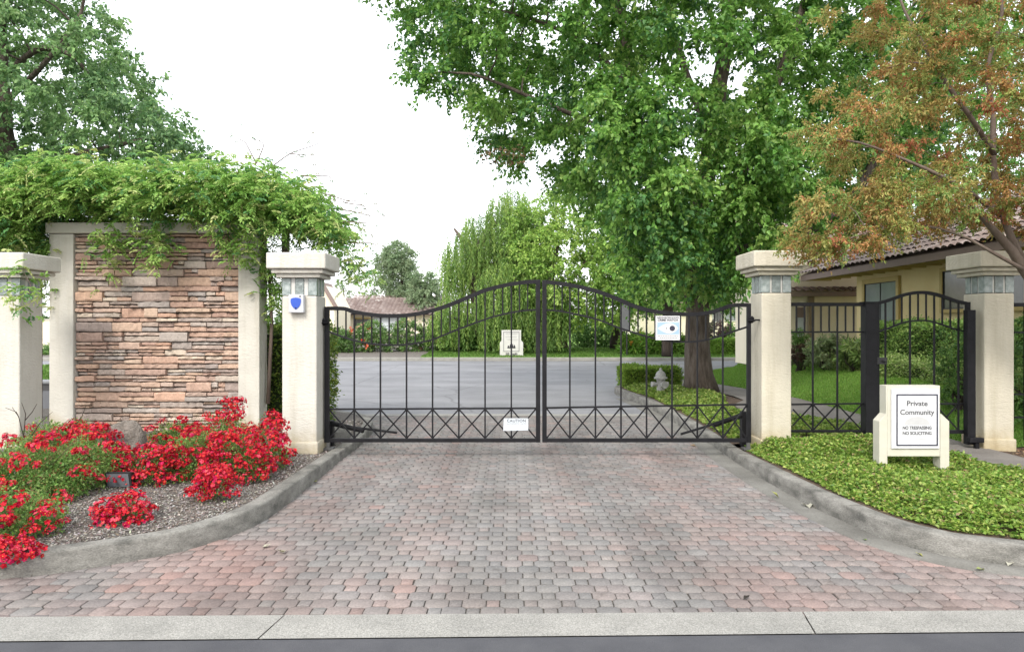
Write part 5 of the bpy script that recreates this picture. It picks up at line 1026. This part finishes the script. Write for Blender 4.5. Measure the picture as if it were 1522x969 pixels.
tile_roof((wx(425,fd),fd-.6,wz(468,fd)),(.33,0,0),(0,.4,.145),39,10,.3,'roof',TILE,t,amp=.08); MB().add([(wx(425,fd),fd-.6,wz(468.6,fd)),(wx(655,fd),fd-.6,wz(468.6,fd)),(wx(655,fd),fd+3.3,wz(468,fd)+1.38),(wx(425,fd),fd+3.3,wz(468,fd)+1.38)],[(0,1,2,3)]).build('roof_deck',FASCIA,t)
tile_roof((wx(523,fd+4),fd+3.2,wz(449,fd+3)),(.33,0,0),(0,.4,.145),26,4,.3,'upper_roof',TILE,t,amp=.08); MB().box(wx(548,fd),wx(556,fd),fd+2.6,fd+3.1,wz(450,fd),wz(444,fd)).build('skylight',WHITE,t)
window(t,'y',wx(528,fd),wx(551,fd),wz(486,fd),wz(474,fd),WIND,TRIM,fd,1,.1); window(t,'y',wx(556,fd),wx(600,fd),wz(492,fd),wz(472,fd),SIGNL,WHITE,fd,3,.1)
gd=50.; t=thing('far_gable_house','cream gabled house end peeking out right of the shield box pillar','house',(wx(470,gd),gd,.8))
g5=[S(a,b,gd) for a,b in ((440,505),(440,450),(480,424),(497,456),(497,505))]; MB().prism_y(g5,gd,gd+5).build('wall',HCREAM,t); MB().bar(G(479,421.5,gd-.2),G(501,459,gd-.2),.18,.5).build('roof_edge',FASCIA,t); MB().bar(G(479,420.0,gd+2.6),G(502.5,459,gd+2.6),.12,5.0).build('roof',TILE,t)
# pole-mounted sign seen from behind
pd=34.6; t=thing('street_sign','grey sign back on a slim pole beyond the court, seen between the gate bars','sign',(wx(932,pd),pd,.2))
MB().box(wx(922,pd),wx(935,pd),pd,pd+.02,wz(492,pd),wz(452,pd)).build('plate',plain('sign_back',(.20,.205,.215),.5,.3),t); MB().tube([(wx(932,pd),pd+.06,.1),(wx(932,pd),pd+.06,wz(455,pd))],.035,8).build('pole',DARKG,t)
# ---------------------------------------------------------------- camera, light, world
cam=bpy.data.cameras.new('camera'); co=bpy.data.objects.new('camera',cam); COL.objects.link(co); co.location=(0,0,H); co.rotation_euler=(math.radians(90),0,0)
cam.sensor_width=36; cam.lens=36*F/1522; cam.clip_end=2000; cam.clip_start=.1; SC.camera=co
EL,AZ=44,-14
w=bpy.data.worlds.new('World'); SC.world=w; w.use_nodes=True; nt=w.node_tree; bg=nt.nodes['Background']
sky=nt.nodes.new('ShaderNodeTexSky'); sky.sky_type='NISHITA'; sky.sun_disc=False; sky.sun_elevation=math.radians(EL); sky.sun_rotation=math.radians(180-AZ); sky.dust_density=4; sky.air_density=1
nt.links.new(sky.outputs[0],bg.inputs[0]); bg.inputs[1].default_value=.06
bg2=nt.nodes.new('ShaderNodeBackground'); bg2.inputs[0].default_value=(1,.99,.975,1); bg2.inputs[1].default_value=.92
# cloud deck: soft uneven brightness, brighter overhead
tc=nt.nodes.new('ShaderNodeTexCoord'); nz=nt.nodes.new('ShaderNodeTexNoise'); nz.inputs['Scale'].default_value=1.6; nz.inputs['Detail'].default_value=3; nt.links.new(tc.outputs['Generated'],nz.inputs['Vector'])
rp=ramp(nt,[(.3,(.94,.955,.98)),(.6,(1,1,.99))],nz.outputs[0]); nt.links.new(rp.outputs[0],bg2.inputs[0])
ad=nt.nodes.new('ShaderNodeAddShader'); nt.links.new(bg.outputs[0],ad.inputs[0]); nt.links.new(bg2.outputs[0],ad.inputs[1]); nt.links.new(ad.outputs[0],nt.nodes['World Output'].inputs[0])
sl=bpy.data.lights.new('sun','SUN'); sl.energy=1.5; sl.angle=math.radians(14); sl.color=(1,.96,.9); so=bpy.data.objects.new('sun',sl); COL.objects.link(so); so.location=(0,-5,20)
d=Vector((math.sin(math.radians(AZ))*math.cos(math.radians(EL)),-math.cos(math.radians(AZ))*math.cos(math.radians(EL)),math.sin(math.radians(EL)))); so.rotation_euler=d.to_track_quat('Z','Y').to_euler()
vs_=SC.view_settings; vs_.view_transform='Standard'; vs_.look='None'; vs_.gamma=1; vs_.exposure=.96; vs_.use_curve_mapping=False
SC.render.engine='CYCLES'; SC.cycles.max_bounces=6; SC.cycles.diffuse_bounces=4; SC.cycles.transmission_bounces=3
SC.render.resolution_x=1024; SC.render.resolution_y=651
